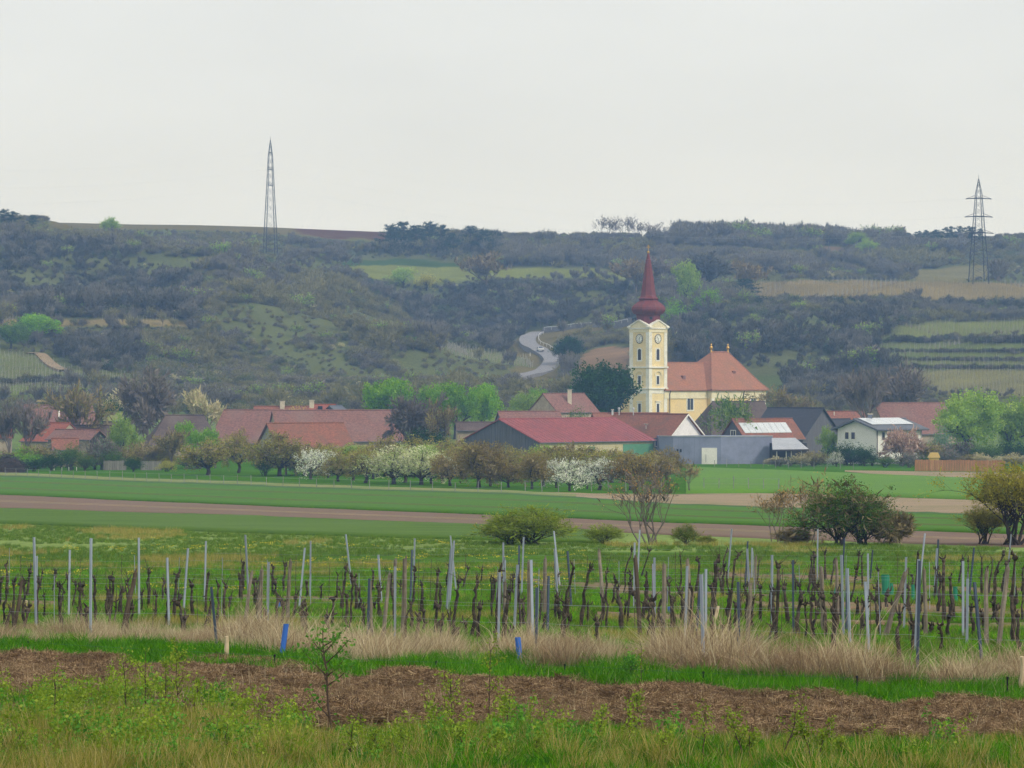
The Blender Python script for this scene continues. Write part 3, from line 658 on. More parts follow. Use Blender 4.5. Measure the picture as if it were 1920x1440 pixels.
# zinc carport
def carport():
    D0 = 584.0; z1 = zat(843, D0); z2 = zat(821, D0 + 6); zb = float(zg(1480, D0)) - .3
    X = lambda px, D: (px - 960) / F * D
    root = empty('carport', (X(1450, D0), D0, zb)); tag(root, 'lean-to carport with pale zinc roof right of the grey hall', 'carport')
    A = [Vector((X(1448.5, D0), D0, z1)), Vector((X(1518, D0), D0 + 1.5, z1 + .05)), Vector((X(1492, D0 + 6), D0 + 7, z2)), Vector((X(1447, D0 + 6), D0 + 6, z2))]
    mb = MB(); mb.prism([p - Vector((0, 0, .16)) for p in A], (0, 0, .16)); rf = mb.part('roof', M_metalroof, root)
    mb = MB(); mb.box(A[0] - Vector((0, .12, .3)), A[1] - A[0], (0, .1, 0), (0, 0, .3)); mb.part('fascia', M_darkwood, rf)
    for t in (.12, .38, .52, .8, .97):
        p = A[0].lerp(A[1], t); mb = MB(); mb.cbox((p.x, p.y + .3, (zb + z1) / 2), .18, .18, z1 - zb - .1); mb.part('post', M_gplanks, root)
    mb = MB(); mb.box((A[0].x, D0 + 6.5, zb), (6.4, 0, 0), (0, .3, 0), (0, 0, z1 - zb + 1)); mb.part('back_wall', M_darkwood, root)
carport()
# steep timber gable and anthracite roof house
h = house('timber_house', 'steep dark timber gable house behind the collector roof', 'house', 1502, 628, 40, 12, 13.5, 850, 824, 765, M_green_wall, M_darkroof, M_planks, mirror=True, over=.45)
h = house('anthracite_house', 'pale green house with anthracite roof and white chimney', 'house', 1500, 634, 22, 9.5, 9, 850, 814.5, 775.5, M_green_wall, M_darkroof, M_green_wall, over=.4, hip1=3.5)
window(h['root'], h['front'], 1.8, zat(839, 634), 1.0, 1.5, M_white)
roof_patch(h, .2, 1.9, -2.4, -4.0, M_panel, 'skylight')
chimney(h, 2.9, -2.6, 2.2, .62)
h = house('dark_roofed_house', 'low dark roofed house left of the white villa', 'house', 1568, 640, 45, 8.5, 8, 850, 808, 786, M_stone, M_darkroof, M_darkwood, over=.4)
# white villa with panels
h = house('villa', 'white villa with low grey roof carrying a pale solar array', 'house', 1643, 588, 45, 12.6, 8.6, 868, 801.5, 785.5, M_whouse, M_greyroof, M_whouse, over=.9, thick=.3)
for x, wd in ((5.6, .75), (7.0, .75)): window(h['root'], h['gab'], x - .5, zat(823.5, 590), .8, 1.15, M_white)
for x in (1.9, 3.6, 10.6): window(h['root'], h['front'], x, zat(825, 590), .8, 1.35, M_white)
for x in (2.4, 5.4): window(h['root'], h['front'], x, zat(848, 590), .8, 1.2, M_white)
roof_patch(h, .2, 11.6, -1.1, -4.2, M_panel, 'solar_panel', n=7, gap=.04, up=.2)
chimney(h, 3.5, -4.2, .8, .7, M_dgrey)
mb = MB(); mb.tube([h['front'].pt(.15, h['ze'] - .3, .1), h['front'].pt(.15, h['zb'] + .5, .1)], .08, 6); mb.part('downpipe', M_black, h['root'])
# red roofs behind on the right
h = house('barn', 'big red roofed barn behind the white villa', 'barn', 1668, 668, 16, 14.5, 15, 830, 812, 755.5, M_stone, M_tile_old, over=.3)
h = house('house', 'low bright red roof beyond the anthracite house', 'house', 1528, 690, 6, 10.5, 7, 820, 790, 771.5, M_stone, M_tile, over=.3)
chimney(h, 4.4, -2.2, .7, .18, M_white, False)
# dark roofs in front of the church
h = house('barn', 'dark brown steep roofed barn in front of the church choir', 'barn', 1335, 668, 25, 14.5, 11, 830, 812, 753, M_stone, M_brownroof, over=.3, hip0=3)
# houses left of the tower
h = house('cottage', 'stone cottage with bare pale gable left of the dark green tree', 'cottage', 1046, 668, 42, 11, 8.6, 830, 772, 738, M_stone, M_tile_old, M_stone, over=.2)
chimney(h, 5.2, -2.2, 2.4, .8)
h = house('long_shed', 'low brown tiled shed roof just behind the long barn', 'shed', 942, 618, 10, 11, 7, 850, 790, 771.5, M_stone, M_tile_old, M_planks, over=.25)
h = house('lean_shed', 'grey low shed roof left of the long barn gable', 'shed', 858, 612, 4, 8.5, 6, 850, 806, 791.5, M_stone, M_brownroof, over=.25)
# big barns on the left
h = house('tiled_barn', 'long faded red tiled barn behind the white blossom orchard', 'barn', 525, 622, 16, 23.5, 11.5, 850, 825.5, 769.5, M_stone, M_tile_old, over=.3)
h = house('plank_barn', 'red tiled barn with pale plank gable in front of the faded barn', 'barn', 531, 566, 30, 13.6, 11, 875, 851, 793.5, M_stone, M_tile, M_gplanks, over=.45)
h = house('hipped_barn', 'purple brown hipped barn roof left of the plank gable', 'barn', 394, 640, 4, 13.5, 11, 850, 828, 768.5, M_stone, M_tile_old, over=.3, hip0=2.4)
h = house('thatch_barn', 'dark weathered hipped barn among trees behind the bare ivy tree', 'barn', 280, 612, 12, 12.5, 11, 850, 832, 778.5, M_stone, M_brownroof, over=.3, hip0=3.5, hip1=2)
h = house('cottage', 'small red roof with two pale chimneys above the faded barn', 'cottage', 478, 700, 4, 11.5, 6, 830, 780, 762, M_stone, M_tile, over=.3)
chimney(h, 5.6, -2.4, 1.4, .9); 
h = house('cottage', 'bright red cottage roof with dormer above the faded barn', 'cottage', 582, 690, 4, 5.0, 6, 830, 778, 758.5, M_stone, M_tile_bright, over=.25)
chimney(h, .3, -2.4, 1.2, .9)
mb = MB(); p = h['slope'](2.0, -1.4); mb.cbox((p.x, p.y, p.z + .35), .9, .9, .9); mb.part('dormer', M_black, h['roof'])
h = house('shed', 'tiny grey gabled shed beside the bright red cottage roof', 'shed', 632, 690, 45, 3, 4.2, 830, 771, 761, M_dgrey, M_greyroof, M_dgrey, over=.3)
h = house('farmhouse', 'long brown tiled farmhouse roof at the far left of the village', 'farmhouse', 46, 640, 6, 14, 9, 850, 806, 759.5, M_stone, M_tile_old, M_stone, over=.3, hip1=1.5)
roof_patch(h, 6.2, 6.5, -2.0, -3.4, M_white, 'roof_strip')
h = house('shed', 'grey roofed shed in front of the long farmhouse', 'shed', 105, 606, 4, 10.5, 6, 860, 818, 797.5, M_stone, M_brownroof, over=.25)
h = house('cottage', 'cottage with bright orange roof slope behind bare trees', 'cottage', 98, 590, 40, 8, 8, 865, 826, 793, M_stone, M_tile_bright, M_stone, over=.25, mirror=True)
h = house('timber_shed', 'little red roofed shed with dark timber gable in left gardens', 'shed', 168, 578, 35, 9.5, 4.4, 868, 822, 806, M_stone, M_tile_old, M_darkwood, over=.35, mirror=True)
h = house('shed', 'small pink tiled shed at the garden hedge on the left', 'shed', 99, 570, 10, 4.2, 4.5, 868, 842, 822, M_stone, M_tile, over=.2)
h = house('cottage', 'orange roofed cottage cut by the left picture edge', 'cottage', -45, 600, 6, 6.0, 7, 865, 820, 792, M_stone, M_tile_bright, over=.25)
h = house('wine_cellar', 'pale straw coloured roof end beside the light green garden tree', 'cellar', 194, 650, 6, 3.6, 5, 850, 788, 773, M_stone, M_dry, over=.2)

# ------------------------------------------------------------------ fences, playhouse, brush heap, stakes
def board_fence(px0, px1, y0, y1, top, label, mat, n, name='board_fence', hh=None):
    d0 = hit(px0, y0); d1 = hit(px1, y1); A = P(px0, d0); B = P(px1, d1); ln = (B - A).length; d = (B - A) / ln
    root = empty(name, A); tag(root, label, 'fence'); hgt = hh or (y0 - top) * d0 / F
    first = None
    for i in range(n):
        p = A.lerp(B, (i + .5) / n); w = ln / n * .9; z = float(zg(960 + p.x / p.y * F, p.y))
        mb = MB(); mb.box((p.x - w / 2 * d.x, p.y - w / 2 * d.y, z + .02), Vector((d.x, d.y, 0)) * w, (0, .03, 0), (0, 0, hgt * (1 + random.uniform(-.025, .03)))); mb.part('board', mat, root)
    for i in range(int(n / 6) + 1):
        p = A.lerp(B, i / max(1, int(n / 6))); z = float(zg(960 + p.x / p.y * F, p.y)); mb = MB(); mb.cbox((p.x, p.y + .12, z + hgt / 2 - .1), .1, .1, hgt); mb.part('post', mat, root)
    mb = MB(); mb.box(A + Vector((0, .06, hgt * .75)), B - A, (0, .04, 0), (0, 0, .1)); mb.part('rail', mat, root)
board_fence(1716, 1884, 883, 885, 862, 'new orange board fence at the edge of the fields', M_board, 34)
board_fence(194, 236, 882, 882, 864, 'weathered grey board fence left of the round dark bush', M_greyboard, 10)
board_fence(264, 302, 882, 882, 865, 'weathered grey board fence right of the round dark bush', M_greyboard, 9)
o = P(1752, hit(1752, 881) + 2); r = empty('playhouse', o); tag(r, 'small yellow playhouse roof behind the orange fence', 'playhouse')
mb = MB(); mb.cbox((o.x, o.y + .7, o.z + 1.0), 1.5, 1.4, 2.0); mb.part('wall', M_ply, r)
mb = MB(); mb.prism([(o.x - .95, o.y - .2, o.z + 1.9), (o.x + .95, o.y - .2, o.z + 1.9), (o.x + .6, o.y - .2, o.z + 2.7), (o.x - .5, o.y - .2, o.z + 2.7)], (0, 1.8, 0)); mb.part('roof', M_ply, r)
for i, x in enumerate((101.5, 116, 129, 143.5)):
    p = at(x, 882); mb = MB(); mb.lathe(p, [(.05, 0), (.06, .45), (.03, .55)], 6)
    o = mb.thing('white_stake', M_white, p); tag(o, ('first', 'second', 'third', 'last')[i] + ' from the left of four short white stakes on the lawn', 'stake', 'white stakes on the lawn')

# wire fences with slim posts along orchard and meadow
M_fpost = surf('grey_fence_post', lin(150, 150, 148), lin(120, 120, 118), 4, .8, rnd=.2)
def slim_fence(pts, n, hgt, name, what, r=.05):
    path = [at(x, y) for x, y in pts]; cum = [0]
    for a, b in zip(path, path[1:]): cum.append(cum[-1] + (b - a).length)
    root = empty(name, path[0]); tag(root, what, 'fence'); prev = []
    for i in range(n):
        t = cum[-1] * i / (n - 1); k = max(0, min(len(cum) - 2, int(np.searchsorted(cum, t)) - 1)); q = path[k].lerp(path[k + 1], (t - cum[k]) / (cum[k + 1] - cum[k]))
        q.z = float(zg(960 + q.x / q.y * F, q.y)); hh = hgt * random.uniform(.85, 1.1); lean = random.uniform(-.05, .05)
        mb = MB(); mb.tube([q - Vector((0, 0, .1)), q + Vector((lean, 0, hh))], r, 5); mb.part('post', M_fpost, root); prev.append(q)
    for z in (.45, .9):
        mb = MB(); mb.tube([q + Vector((0, 0, z * hgt)) for q in prev], .012, 3); mb.part('wire', M_fpost, root)
slim_fence([(10, 892), (250, 902), (480, 911), (720, 919), (940, 925)], 34, 1.2, 'wire_fence', 'slim wire fence along the dry verge before the orchard', .04)
slim_fence([(985, 922), (1130, 921), (1240, 921)], 9, 1.3, 'wire_fence', 'short wire fence before the white blossom trees in the middle')
slim_fence([(1320, 917), (1460, 918)], 6, 1.4, 'wire_fence', 'open wire fence on the green field near the grey hall', .05)
slim_fence([(1340, 875), (1440, 877), (1600, 880)], 12, 1.2, 'wire_fence', 'wire fence along the foot of the hall and gardens')

# ------------------------------------------------------------------ hill road, guard rail, car
RD = [(955, 716), (985, 706), (1022, 695), (1036, 684), (1037, 674), (1022, 664), (1002, 655), (988, 645), (990, 634), (1006, 625), (1040, 618), (1090, 613), (1140, 609), (1200, 604)]
rp = [at(x, y) for x, y in RD]
def smooth_path(p, it=3):
    for _ in range(it):
        q = [p[0]]
        for a, b in zip(p, p[1:]): q += [a.lerp(b, .25), a.lerp(b, .75)]
        p = q + [p[-1]]
    return p
rs = smooth_path(rp)
def zr_(p): return float(zg(960 + p.x / p.y * F, p.y))
def ribbon(name, path, off, w, lift, mat):
    vs = []; fs = []
    for i, p in enumerate(path):
        d = path[min(i + 1, len(path) - 1)] - path[max(0, i - 1)]; n = Vector((-d.y, d.x, 0)).normalized()
        a = p + n * (off - w / 2); b = p + n * (off + w / 2); z = max(zr_(a), zr_(b), zr_(p)) + lift
        vs += [(a.x, a.y, z), (b.x, b.y, z), (a.x, a.y, z - 2.5), (b.x, b.y, z - 2.5)]
    for i in range(len(path) - 1):
        b = 4 * i; fs += [(b, b + 4, b + 5, b + 1), (b, b + 2, b + 6, b + 4), (b + 1, b + 5, b + 7, b + 3)]
    mb = MB(); mb.add(vs, fs); o = bpy.data.objects.new(name, mb.mesh(name, mat)); col.objects.link(o); return o
struct(ribbon('road', rs, 0, 5.4, .25, M_asphalt), 'grey country road curving up the hill')
lft = at(70, 662); TRK = smooth_path([at(x, y) for x, y in ((58, 664), (72, 662), (86, 676), (100, 687), (122, 696))])
struct(ribbon('path', TRK, 0, 3.0, .2, M_tan), 'pale dirt track on the terraced left slope')
def rail(path, off, label):
    root = empty('guard_rail', path[0]); tag(root, label, 'guard rail'); q = []
    for i, p in enumerate(path):
        d = path[min(i + 1, len(path) - 1)] - path[max(0, i - 1)]; n = Vector((-d.y, d.x, 0)).normalized(); c = p + n * off
        c.z = max(zr_(p), zr_(c)) + .25; q.append(c)
    mb = MB(); mb.tube([c + Vector((0, 0, .7)) for c in q], .10, 4); mb.part('rail', M_rail, root)
    for c in q[::3]: mb = MB(); mb.cbox((c.x, c.y, c.z + .2), .14, .14, 1.0); mb.part('post', M_rail, root)
nrs = len(rs)
rail(rs[int(nrs * .30):int(nrs * .66)], -3.6, 'pale guard rail on the inside of the road bend')
rail(rs[int(nrs * .74):nrs - 2], -3.6, 'pale guard rail on the upper road left of the spire')
def make_car(px, y):
    D = hit(px, y); c = P(px, D); i = min(range(len(rs)), key=lambda k: (rs[k].xy - c.xy).length); c = rs[i].copy()
    d = rs[i + 1] - rs[i - 1]; n = Vector((-d.y, d.x, 0)).normalized(); c += n * 1.2
    c.z = max(zr_(rs[i] + n * 3.1), zr_(rs[i] - n * 3.1), zr_(rs[i])) + .27
    d = -Vector((d.x, d.y, 0)).normalized(); n = Vector((-d.y, d.x, 0))
    root = empty('car', c); tag(root, 'light grey car driving down the curving hill road', 'car')
    q = lambda a, b, z: c + d * a + n * b + Vector((0, 0, z))
    mb = MB(); w = .9
    low = [(-2.1, .3), (2.1, .3), (2.15, .7), (1.9, .85), (1.1, .95), (-2.05, .98), (-2.15, .6)]
    mb.prism([q(x, -w, z) for x, z in low], n * 2 * w); body = mb.part('body', M_rail, root)
    mb = MB(); cab = [(1.15, .94), (.4, 1.42), (-1.3, 1.45), (-1.95, .96)]
    mb.prism([q(x, -w * .86, z) for x, z in cab], n * 2 * w * .86); mb.part('cabin', M_rail, root)
    mb = MB(); mb.prism([q(1.13, -.68, 1.0), q(1.13, .68, 1.0), q(.5, .6, 1.38), q(.5, -.6, 1.38)], d * .05 + Vector((0, 0, .03))); mb.part('windscreen', M_pane, root)
    for b in (-1, 1):
        mb = MB(); mb.prism([q(.9, b * .78, 1.0), q(.35, b * .78, 1.36), q(-1.2, b * .78, 1.38), q(-1.6, b * .78, 1.0)], n * b * .03); mb.part('side_window', M_pane, root)
        mb = MB(); mb.cbox(q(2.12, b * .62, .72), .3, .12, .18); mb.part('headlight', M_white, root)
        for a in (-1.3, 1.3):
            mb = MB(); mb.tube([q(a, b * .72, .32), q(a, b * .92, .32)], .32, 12); mb.part('wheel', M_black, root)
make_car(1018, 663)
for px, y in ((994, 668),):
    p = at(px, y); mb = MB(); mb.cbox((p.x, p.y, p.z + .6), .14, .14, 1.2); o = mb.thing('marker_post', M_white, p); tag(o, 'thin white marker post beside the hill road bend', 'post')

# ------------------------------------------------------------------ pylons and cables
def pylon(px, yb, yt, D, wb, arms, name, label, cat='pylon', ang=0.0, armw=3.6):
    base = P(px, D); zt = zat(yt, D); H = zt - base.z; root = empty(name, base); tag(root, label, cat, 'power line pylons')
    ca, sa = math.cos(ang), math.sin(ang)
    def wdt(t): return wb * (1 - t) ** 1.0 * .5 + .12 if t > .6 else wb * .5 * (1 - .62 * t / .6 * 1.0) if False else max(.12, wb * .5 * (1 - t) * (1.0 if t < .75 else 1.0))
    prof = [(0, wb / 2), (.25, wb * .41), (.5, wb * .30), (.72, wb * .215), (.86, wb * .16), (1, .06)]
    def W(t): return float(np.interp(t, [p[0] for p in prof], [p[1] for p in prof]))
    def pt(i, t):
        sx, sy_ = ((-1, -1), (1, -1), (1, 1), (-1, 1))[i]; w = W(t); x = sx * w; y = sy_ * w
        return base + Vector((x * ca - y * sa, x * sa + y * ca, H * t))
    ts = [0, .25, .5, .72, .86, 1]
    for i in range(4):
        mb = MB(); mb.tube([pt(i, t) - (Vector((0, 0, 1.5)) if t == 0 else Vector()) for t in ts], [.17, .16, .14, .12, .10, .07], 4); mb.part('leg', M_pylon, root)
    nl = 15; mb = MB(); lv = [1 - (1 - k / nl) ** 1.15 for k in range(nl + 1)]; lv = [min(.97, t) for t in lv]
    for k in range(nl):
        for i in range(4):
            j = (i + 1) % 4
            mb.tube([pt(i, lv[k]), pt(j, lv[k + 1])],   .045, 3, cap=False); mb.tube([pt(j, lv[k]), pt(i, lv[k + 1])], .045, 3, cap=False)
    o = mb.part('lattice', M_pylon, root); o['kind'] = 'stuff'
    tips = []
    for y in arms:
        z = zat(y, D); t = (z - base.z) / H; w = W(t); ax = Vector((ca, sa, 0)); c = base + Vector((0, 0, H * t))
        mb = MB(); mb.tube([c - ax * (w + armw), c - ax * w + Vector((0, 0, .25)), c + ax * w + Vector((0, 0, .25)), c + ax * (w + armw)], [.12, .2, .2, .12], 4)
        for sg in (-1, 1): mb.tube([c + ax * sg * (w + armw), c + ax * sg * w + Vector((0, 0, 1.3))], .08, 3)
        mb.part('crossarm', M_pylon, root)
        tips.append((c - ax * (w + armw), c + ax * (w + armw)))
    mb = MB(); mb.tube([base + Vector((0, 0, H * .985)), base + Vector((0, 0, H + 1.2))], .06, 4); mb.part('peak', M_pylon, root)
    return tips, base + Vector((0, 0, H))
tl, pl = pylon(507, 478, 262, hit(507, 478), 4.8, (287, 319, 348.5), 'pylon', 'tall lattice pylon seen edge-on on the left skyline', ang=math.radians(80), armw=2.6)
tr, pr_ = pylon(1835, 532, 335, hit(1835, 529), 5.8, (373, 407, 437.5), 'pylon', 'lattice pylon with three crossarms on the right skyline', ang=math.radians(8))
M_cable = surf('cable', lin(190, 194, 200), lin(180, 184, 190), 1, .6)
def cable(a, b, sag, label):
    pts = [a.lerp(b, t) - Vector((0, 0, sag * 4 * t * (1 - t))) for t in [k / 24 for k in range(25)]]
    mb = MB(); mb.tube([p - a for p in pts], .018, 3); o = mb.thing('power_cable', M_cable, (0, 0, 0)); o.location = a; tag(o, label, 'cable', 'power cables')
nm = ('upper', 'middle', 'lower')
for k in range(3):
    cable(tl[k][1], tr[k][0], 9, f'faint {nm[k]} power cable strung between the two pylons')
    cable(tl[k][0], tl[k][0] + Vector((-190, -60, -6)), 6, f'faint {nm[k]} power cable running left from the left pylon')
    cable(tr[k][1], tr[k][1] + Vector((150, 30, -8)), 5, f'faint {nm[k]} power cable running right from the right pylon')

# ------------------------------------------------------------------ trees: prototypes
def skeleton(rng, trunk=.3, levels=3, nb=(5, 4, 4), spread=(45, 45, 50), ln=.42, dec=.66, up=.25, r0=.03, stems=1, lean=.0):
    segs = []; tips = []
    def grow(p, d, L, r, lev):
        npt = 3; pts = [p]; rad = [r]; q = p.copy(); dd = d.copy()
        for i in range(npt):
            dd = dd + rng.normal(0, .13, 3); dd[2] += up * .12; dd /= np.linalg.norm(dd); q = q + dd * L / npt
            pts.append(q.copy()); rad.append(r * (1 - .45 * (i + 1) / npt))
        segs.append((pts, rad))
        if lev >= levels: tips.append((q, dd)); tips.append(((pts[1] + pts[2]) / 2, dd)); return
        for k in range(nb[lev]):
            t = rng.uniform(.35, 1.0); i = min(npt - 1, int(t * npt)); b = pts[i] + (pts[i + 1] - pts[i]) * (t * npt - i)
            az = rng.uniform(0, 6.283); th = math.radians(spread[lev]) * rng.uniform(.5, 1.25)
            a = np.cross(dd, [.3, .5, .81]); a /= np.linalg.norm(a); c = np.cross(dd, a)
            nd_ = dd * math.cos(th) + (a * math.cos(az) + c * math.sin(az)) * math.sin(th); nd_[2] += up; nd_ /= np.linalg.norm(nd_)
            grow(b, nd_, L * dec * rng.uniform(.75, 1.2), rad[i] * .55, lev + 1)
    for s in range(stems):
        az = rng.uniform(0, 6.283); t = 0 if stems == 1 else rng.uniform(.12, .4)
        d = np.array([math.cos(az) * t + lean, math.sin(az) * t, 1.0]); d /= np.linalg.norm(d)
        p = np.zeros(3) + (0 if stems == 1 else rng.normal(0, .04, 3) * [1, 1, 0])
        q = p + d * trunk * .5 + rng.normal(0, .012, 3); q2 = p + d * trunk
        segs.append(([p, q, q2], [r0 * 1.25, r0, r0 * .9]))
        for k in range(nb[0]):
            az = 6.283 * k / nb[0] + rng.uniform(-.5, .5); th = math.radians(spread[0]) * rng.uniform(.35, 1.15)
            nd_ = np.array([math.sin(th) * math.cos(az), math.sin(th) * math.sin(az), math.cos(th)]) + d * .2; nd_ /= np.linalg.norm(nd_)
            grow(q2 - d * trunk * rng.uniform(0, .25), nd_, ln * rng.uniform(.8, 1.2), r0 * .6, 1)
    return segs, tips
def leaf_faces(rng, Cn, size, tint, tri=False, flat=0.0):
    n = len(Cn); a = rng.normal(0, 1, (n, 3)); a[:, 2] *= (1 - flat); a /= np.linalg.norm(a, axis=1)[:, None]
    b = np.cross(a, rng.normal(0, 1, (n, 3))); b /= np.linalg.norm(b, axis=1)[:, None]
    s = (size * rng.uniform(.6, 1.4, n))[:, None]
    V = np.stack([Cn - a * s * .6, Cn + b * s * .35, Cn + a * s * .6, Cn - b * s * .35], 1).reshape(-1, 3)
    return V, np.arange(4 * n).reshape(-1, 4), tint
def twig_faces(rng, Cn, Dn, ln, w):
    n = len(Cn); d = Dn + rng.normal(0, .55, (n, 3)); d /= np.linalg.norm(d, axis=1)[:, None]
    b = np.cross(d, rng.normal(0, 1, (n, 3))); b /= np.linalg.norm(b, axis=1)[:, None]
    L = (ln * rng.uniform(.5, 1.4, n))[:, None]; mid = Cn + d * L * .5 + rng.normal(0, .12, (n, 3)) * L
    V = np.stack([Cn - b * w, Cn + b * w, mid + b * w * .7, Cn + d * L, ], 1).reshape(-1, 3)
    return V, np.arange(4 * n).reshape(-1, 4)
def branches_mesh(name, segs, mat, n=4, sc=(1, 1, 1), off=(0, 0, 0), rmin=0.0):
    mb = MB()
    for pts, rad in segs:
        mb.tube([(np.array(p) - off) * sc for p in pts], [max(rmin, r) * (sc[0] + sc[2]) / 2 for r in rad], n if rad[0] > .012 else 3, cap=False)
    return mb.mesh(name, mat, smooth=True)
PROTO = {}
def proto(kind, seed, skel, leafN, leafS, leafMat, barkMat, clump=.07, twigs=0, twigMat=None, twigL=.1, twigW=.003, shell=0, ivy=0, leafN2=0, rmin=0.0, droop=0.0, flat=0.0):
    rng = np.random.default_rng(seed); segs, tips = skeleton(rng, **skel)
    T = np.array([t[0] for t in tips]); TD = np.array([t[1] for t in tips])
    lo = np.minimum(T.min(0), 0); hi = T.max(0); r = max(np.percentile(np.abs(T[:, :2]), 96), .05) * 2.15
    sc = np.array([1 / r, 1 / r, 1 / (hi[2] + clump * .8)])
    trunk = branches_mesh(kind + '_trunk', segs, barkMat, 5, sc, rmin=rmin)
    Ts = T * sc
    VV = []; FF = []; TT = []; base = 0
    def addf(V, Fc, t):
        nonlocal base
        VV.append(V); FF.append(Fc + base); TT.append(t); base += len(V)
    if shell:      # extra clumps filling out the crown outline
        low = .03 if skel.get('stems', 1) > 1 else .2; c = Ts.mean(0); d = rng.normal(0, 1, (shell, 3)); d /= np.linalg.norm(d, axis=1)[:, None]
        rr = rng.uniform(.55, 1.0, shell)[:, None]; ext = np.array([.43, .43, (1 - c[2]) * .95])
        E = c + d * rr * np.where(d[:, 2:3] < 0, [.43, .43, max(.1, c[2] - low)], ext); Ts2 = np.vstack([Ts, E]); TD2 = np.vstack([TD, d])
    else: Ts2 = Ts; TD2 = TD
    if leafN:
        per = rng.multinomial(leafN, np.full(len(Ts2), 1 / len(Ts2))); idx = np.repeat(np.arange(len(Ts2)), per)
        off = rng.normal(0, 1, (leafN, 3)); off /= np.maximum(1e-6, np.linalg.norm(off, axis=1))[:, None]; off *= (rng.uniform(0, 1, leafN) ** .5)[:, None] * clump * rng.uniform(.6, 1.3, len(Ts2))[idx][:, None]
        if droop: off[:, 2] -= np.abs(rng.normal(0, droop, leafN))
        ct = np.clip(rng.normal(.5, .22, len(Ts2)), 0, 1)[idx]
        V, Fc, t = leaf_faces(rng, Ts2[idx] + off, leafS, np.clip(ct + rng.normal(0, .14, leafN), 0, 1), flat=flat)
        addf(V, Fc, t)
    crown = np_mesh(kind + '_crown', np.vstack(VV), np.vstack(FF), leafMat, np.concatenate(TT)) if VV else None
    tw = None
    if twigs:
        per = rng.multinomial(twigs, np.full(len(Ts2), 1 / len(Ts2))); idx = np.repeat(np.arange(len(Ts2)), per)
        start = Ts2[idx] - TD2[idx] * rng.uniform(0, .1, (twigs, 1)) + rng.normal(0, clump * .35, (twigs, 3))
        V, Fc = twig_faces(rng, start, TD2[idx], twigL, twigW)
        tw = np_mesh(kind + '_twigs', V, Fc, twigMat, np.clip(rng.normal(.5, .25, len(Fc)), 0, 1))
    return trunk, crown, tw
# barks and foliage
B_dark = surf('dark_bark', lin(74, 66, 60), lin(54, 48, 44), 6, .95, stretch=(1, 1, .3))
B_grey = surf('grey_bark', lin(122, 112, 106), lin(96, 88, 84), 6, .95, stretch=(1, 1, .3))
B_birch = surf('birch_bark', lin(214, 210, 200), lin(150, 146, 140), 5, .9, stretch=(1, 1, .6))
L_twig = leafmat('grey_twigs', [lin(104, 98, 96), lin(126, 118, 112), lin(140, 130, 118)], .15)
L_twigbrown = leafmat('brown_twigs', [lin(112, 100, 78), lin(136, 122, 92), lin(150, 138, 96)], .1)
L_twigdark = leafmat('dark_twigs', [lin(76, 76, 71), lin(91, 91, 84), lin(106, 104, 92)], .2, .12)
L_fargrey = leafmat('far_grey_twigs', [lin(104, 103, 99), lin(120, 117, 110), lin(132, 128, 116)], .25, .12)
L_farolive = leafmat('far_olive_twigs', [lin(116, 116, 82), lin(134, 131, 92), lin(148, 143, 103)], .3, .12)
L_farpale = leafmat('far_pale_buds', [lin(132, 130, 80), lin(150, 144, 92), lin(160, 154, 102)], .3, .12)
L_fargreen = leafmat('far_green_leaves', [lin(74, 98, 52), lin(90, 112, 60), lin(104, 126, 70)], .3, .12)
L_twigpale = leafmat('pale_twigs', [lin(168, 158, 120), lin(188, 178, 140), lin(204, 196, 160)], .15)
L_bud = leafmat('olive_buds', [lin(130, 120, 58), lin(154, 144, 70), lin(166, 162, 78), lin(144, 162, 76)], .35)
L_budbrown = leafmat('brown_buds', [lin(132, 112, 68), lin(154, 136, 78), lin(162, 154, 84)], .35)
L_orange = leafmat('orange_buds', [lin(186, 128, 72), lin(204, 152, 92), lin(200, 170, 100)], .3)
L_fresh = leafmat('fresh_leaves', [lin(92, 144, 18), lin(124, 172, 26), lin(156, 194, 42)], .4)
L_light = leafmat('light_leaves', [lin(118, 154, 58), lin(146, 176, 72), lin(172, 192, 92)], .4)
L_yellow = leafmat('yellow_leaves', [lin(176, 176, 62), lin(200, 196, 80), lin(190, 190, 90)], .4)
L_yellowolive = leafmat('olive_yellow_leaves', [lin(124, 118, 40), lin(160, 152, 56), lin(178, 172, 74)], .4)
L_bushyg = leafmat('yellow_green_leaves', [lin(102, 122, 40), lin(130, 148, 54), lin(158, 168, 72)], .4)
L_ivy = leafmat('ivy_leaves', [lin(52, 84, 32), lin(80, 112, 42), lin(116, 142, 58)], .35)
L_mid = leafmat('mid_leaves', [lin(62, 96, 34), lin(86, 120, 46), lin(110, 138, 60)], .35)
L_dark = leafmat('dark_leaves', [lin(22, 54, 8), lin(36, 72, 14), lin(58, 98, 26)], .25)
L_pine = leafmat('pine_needles', [lin(38, 56, 42), lin(50, 70, 50), lin(64, 82, 58)], .15)
L_blue = leafmat('blue_green_leaves', [lin(88, 122, 92), lin(112, 146, 112), lin(140, 168, 134)], .3)
L_white = leafmat('white_blossom', [lin(150, 170, 116), lin(214, 220, 196), lin(240, 240, 228), lin(246, 246, 238)], .3)
L_cream = leafmat('cream_blossom', [lin(150, 172, 96), lin(190, 204, 130), lin(226, 228, 180), lin(240, 238, 206)], .3)
L_pink = leafmat('pinkish_twigs', [lin(170, 140, 128), lin(194, 162, 148), lin(206, 184, 166)], .25)
SK_round = dict(trunk=.28, levels=3, nb=(6, 4, 4), spread=(58, 48, 50), ln=.36, dec=.68, up=.22, r0=.028)
SK_up = dict(trunk=.3, levels=3, nb=(6, 4, 4), spread=(34, 38, 42), ln=.42, dec=.66, up=.3, r0=.022)
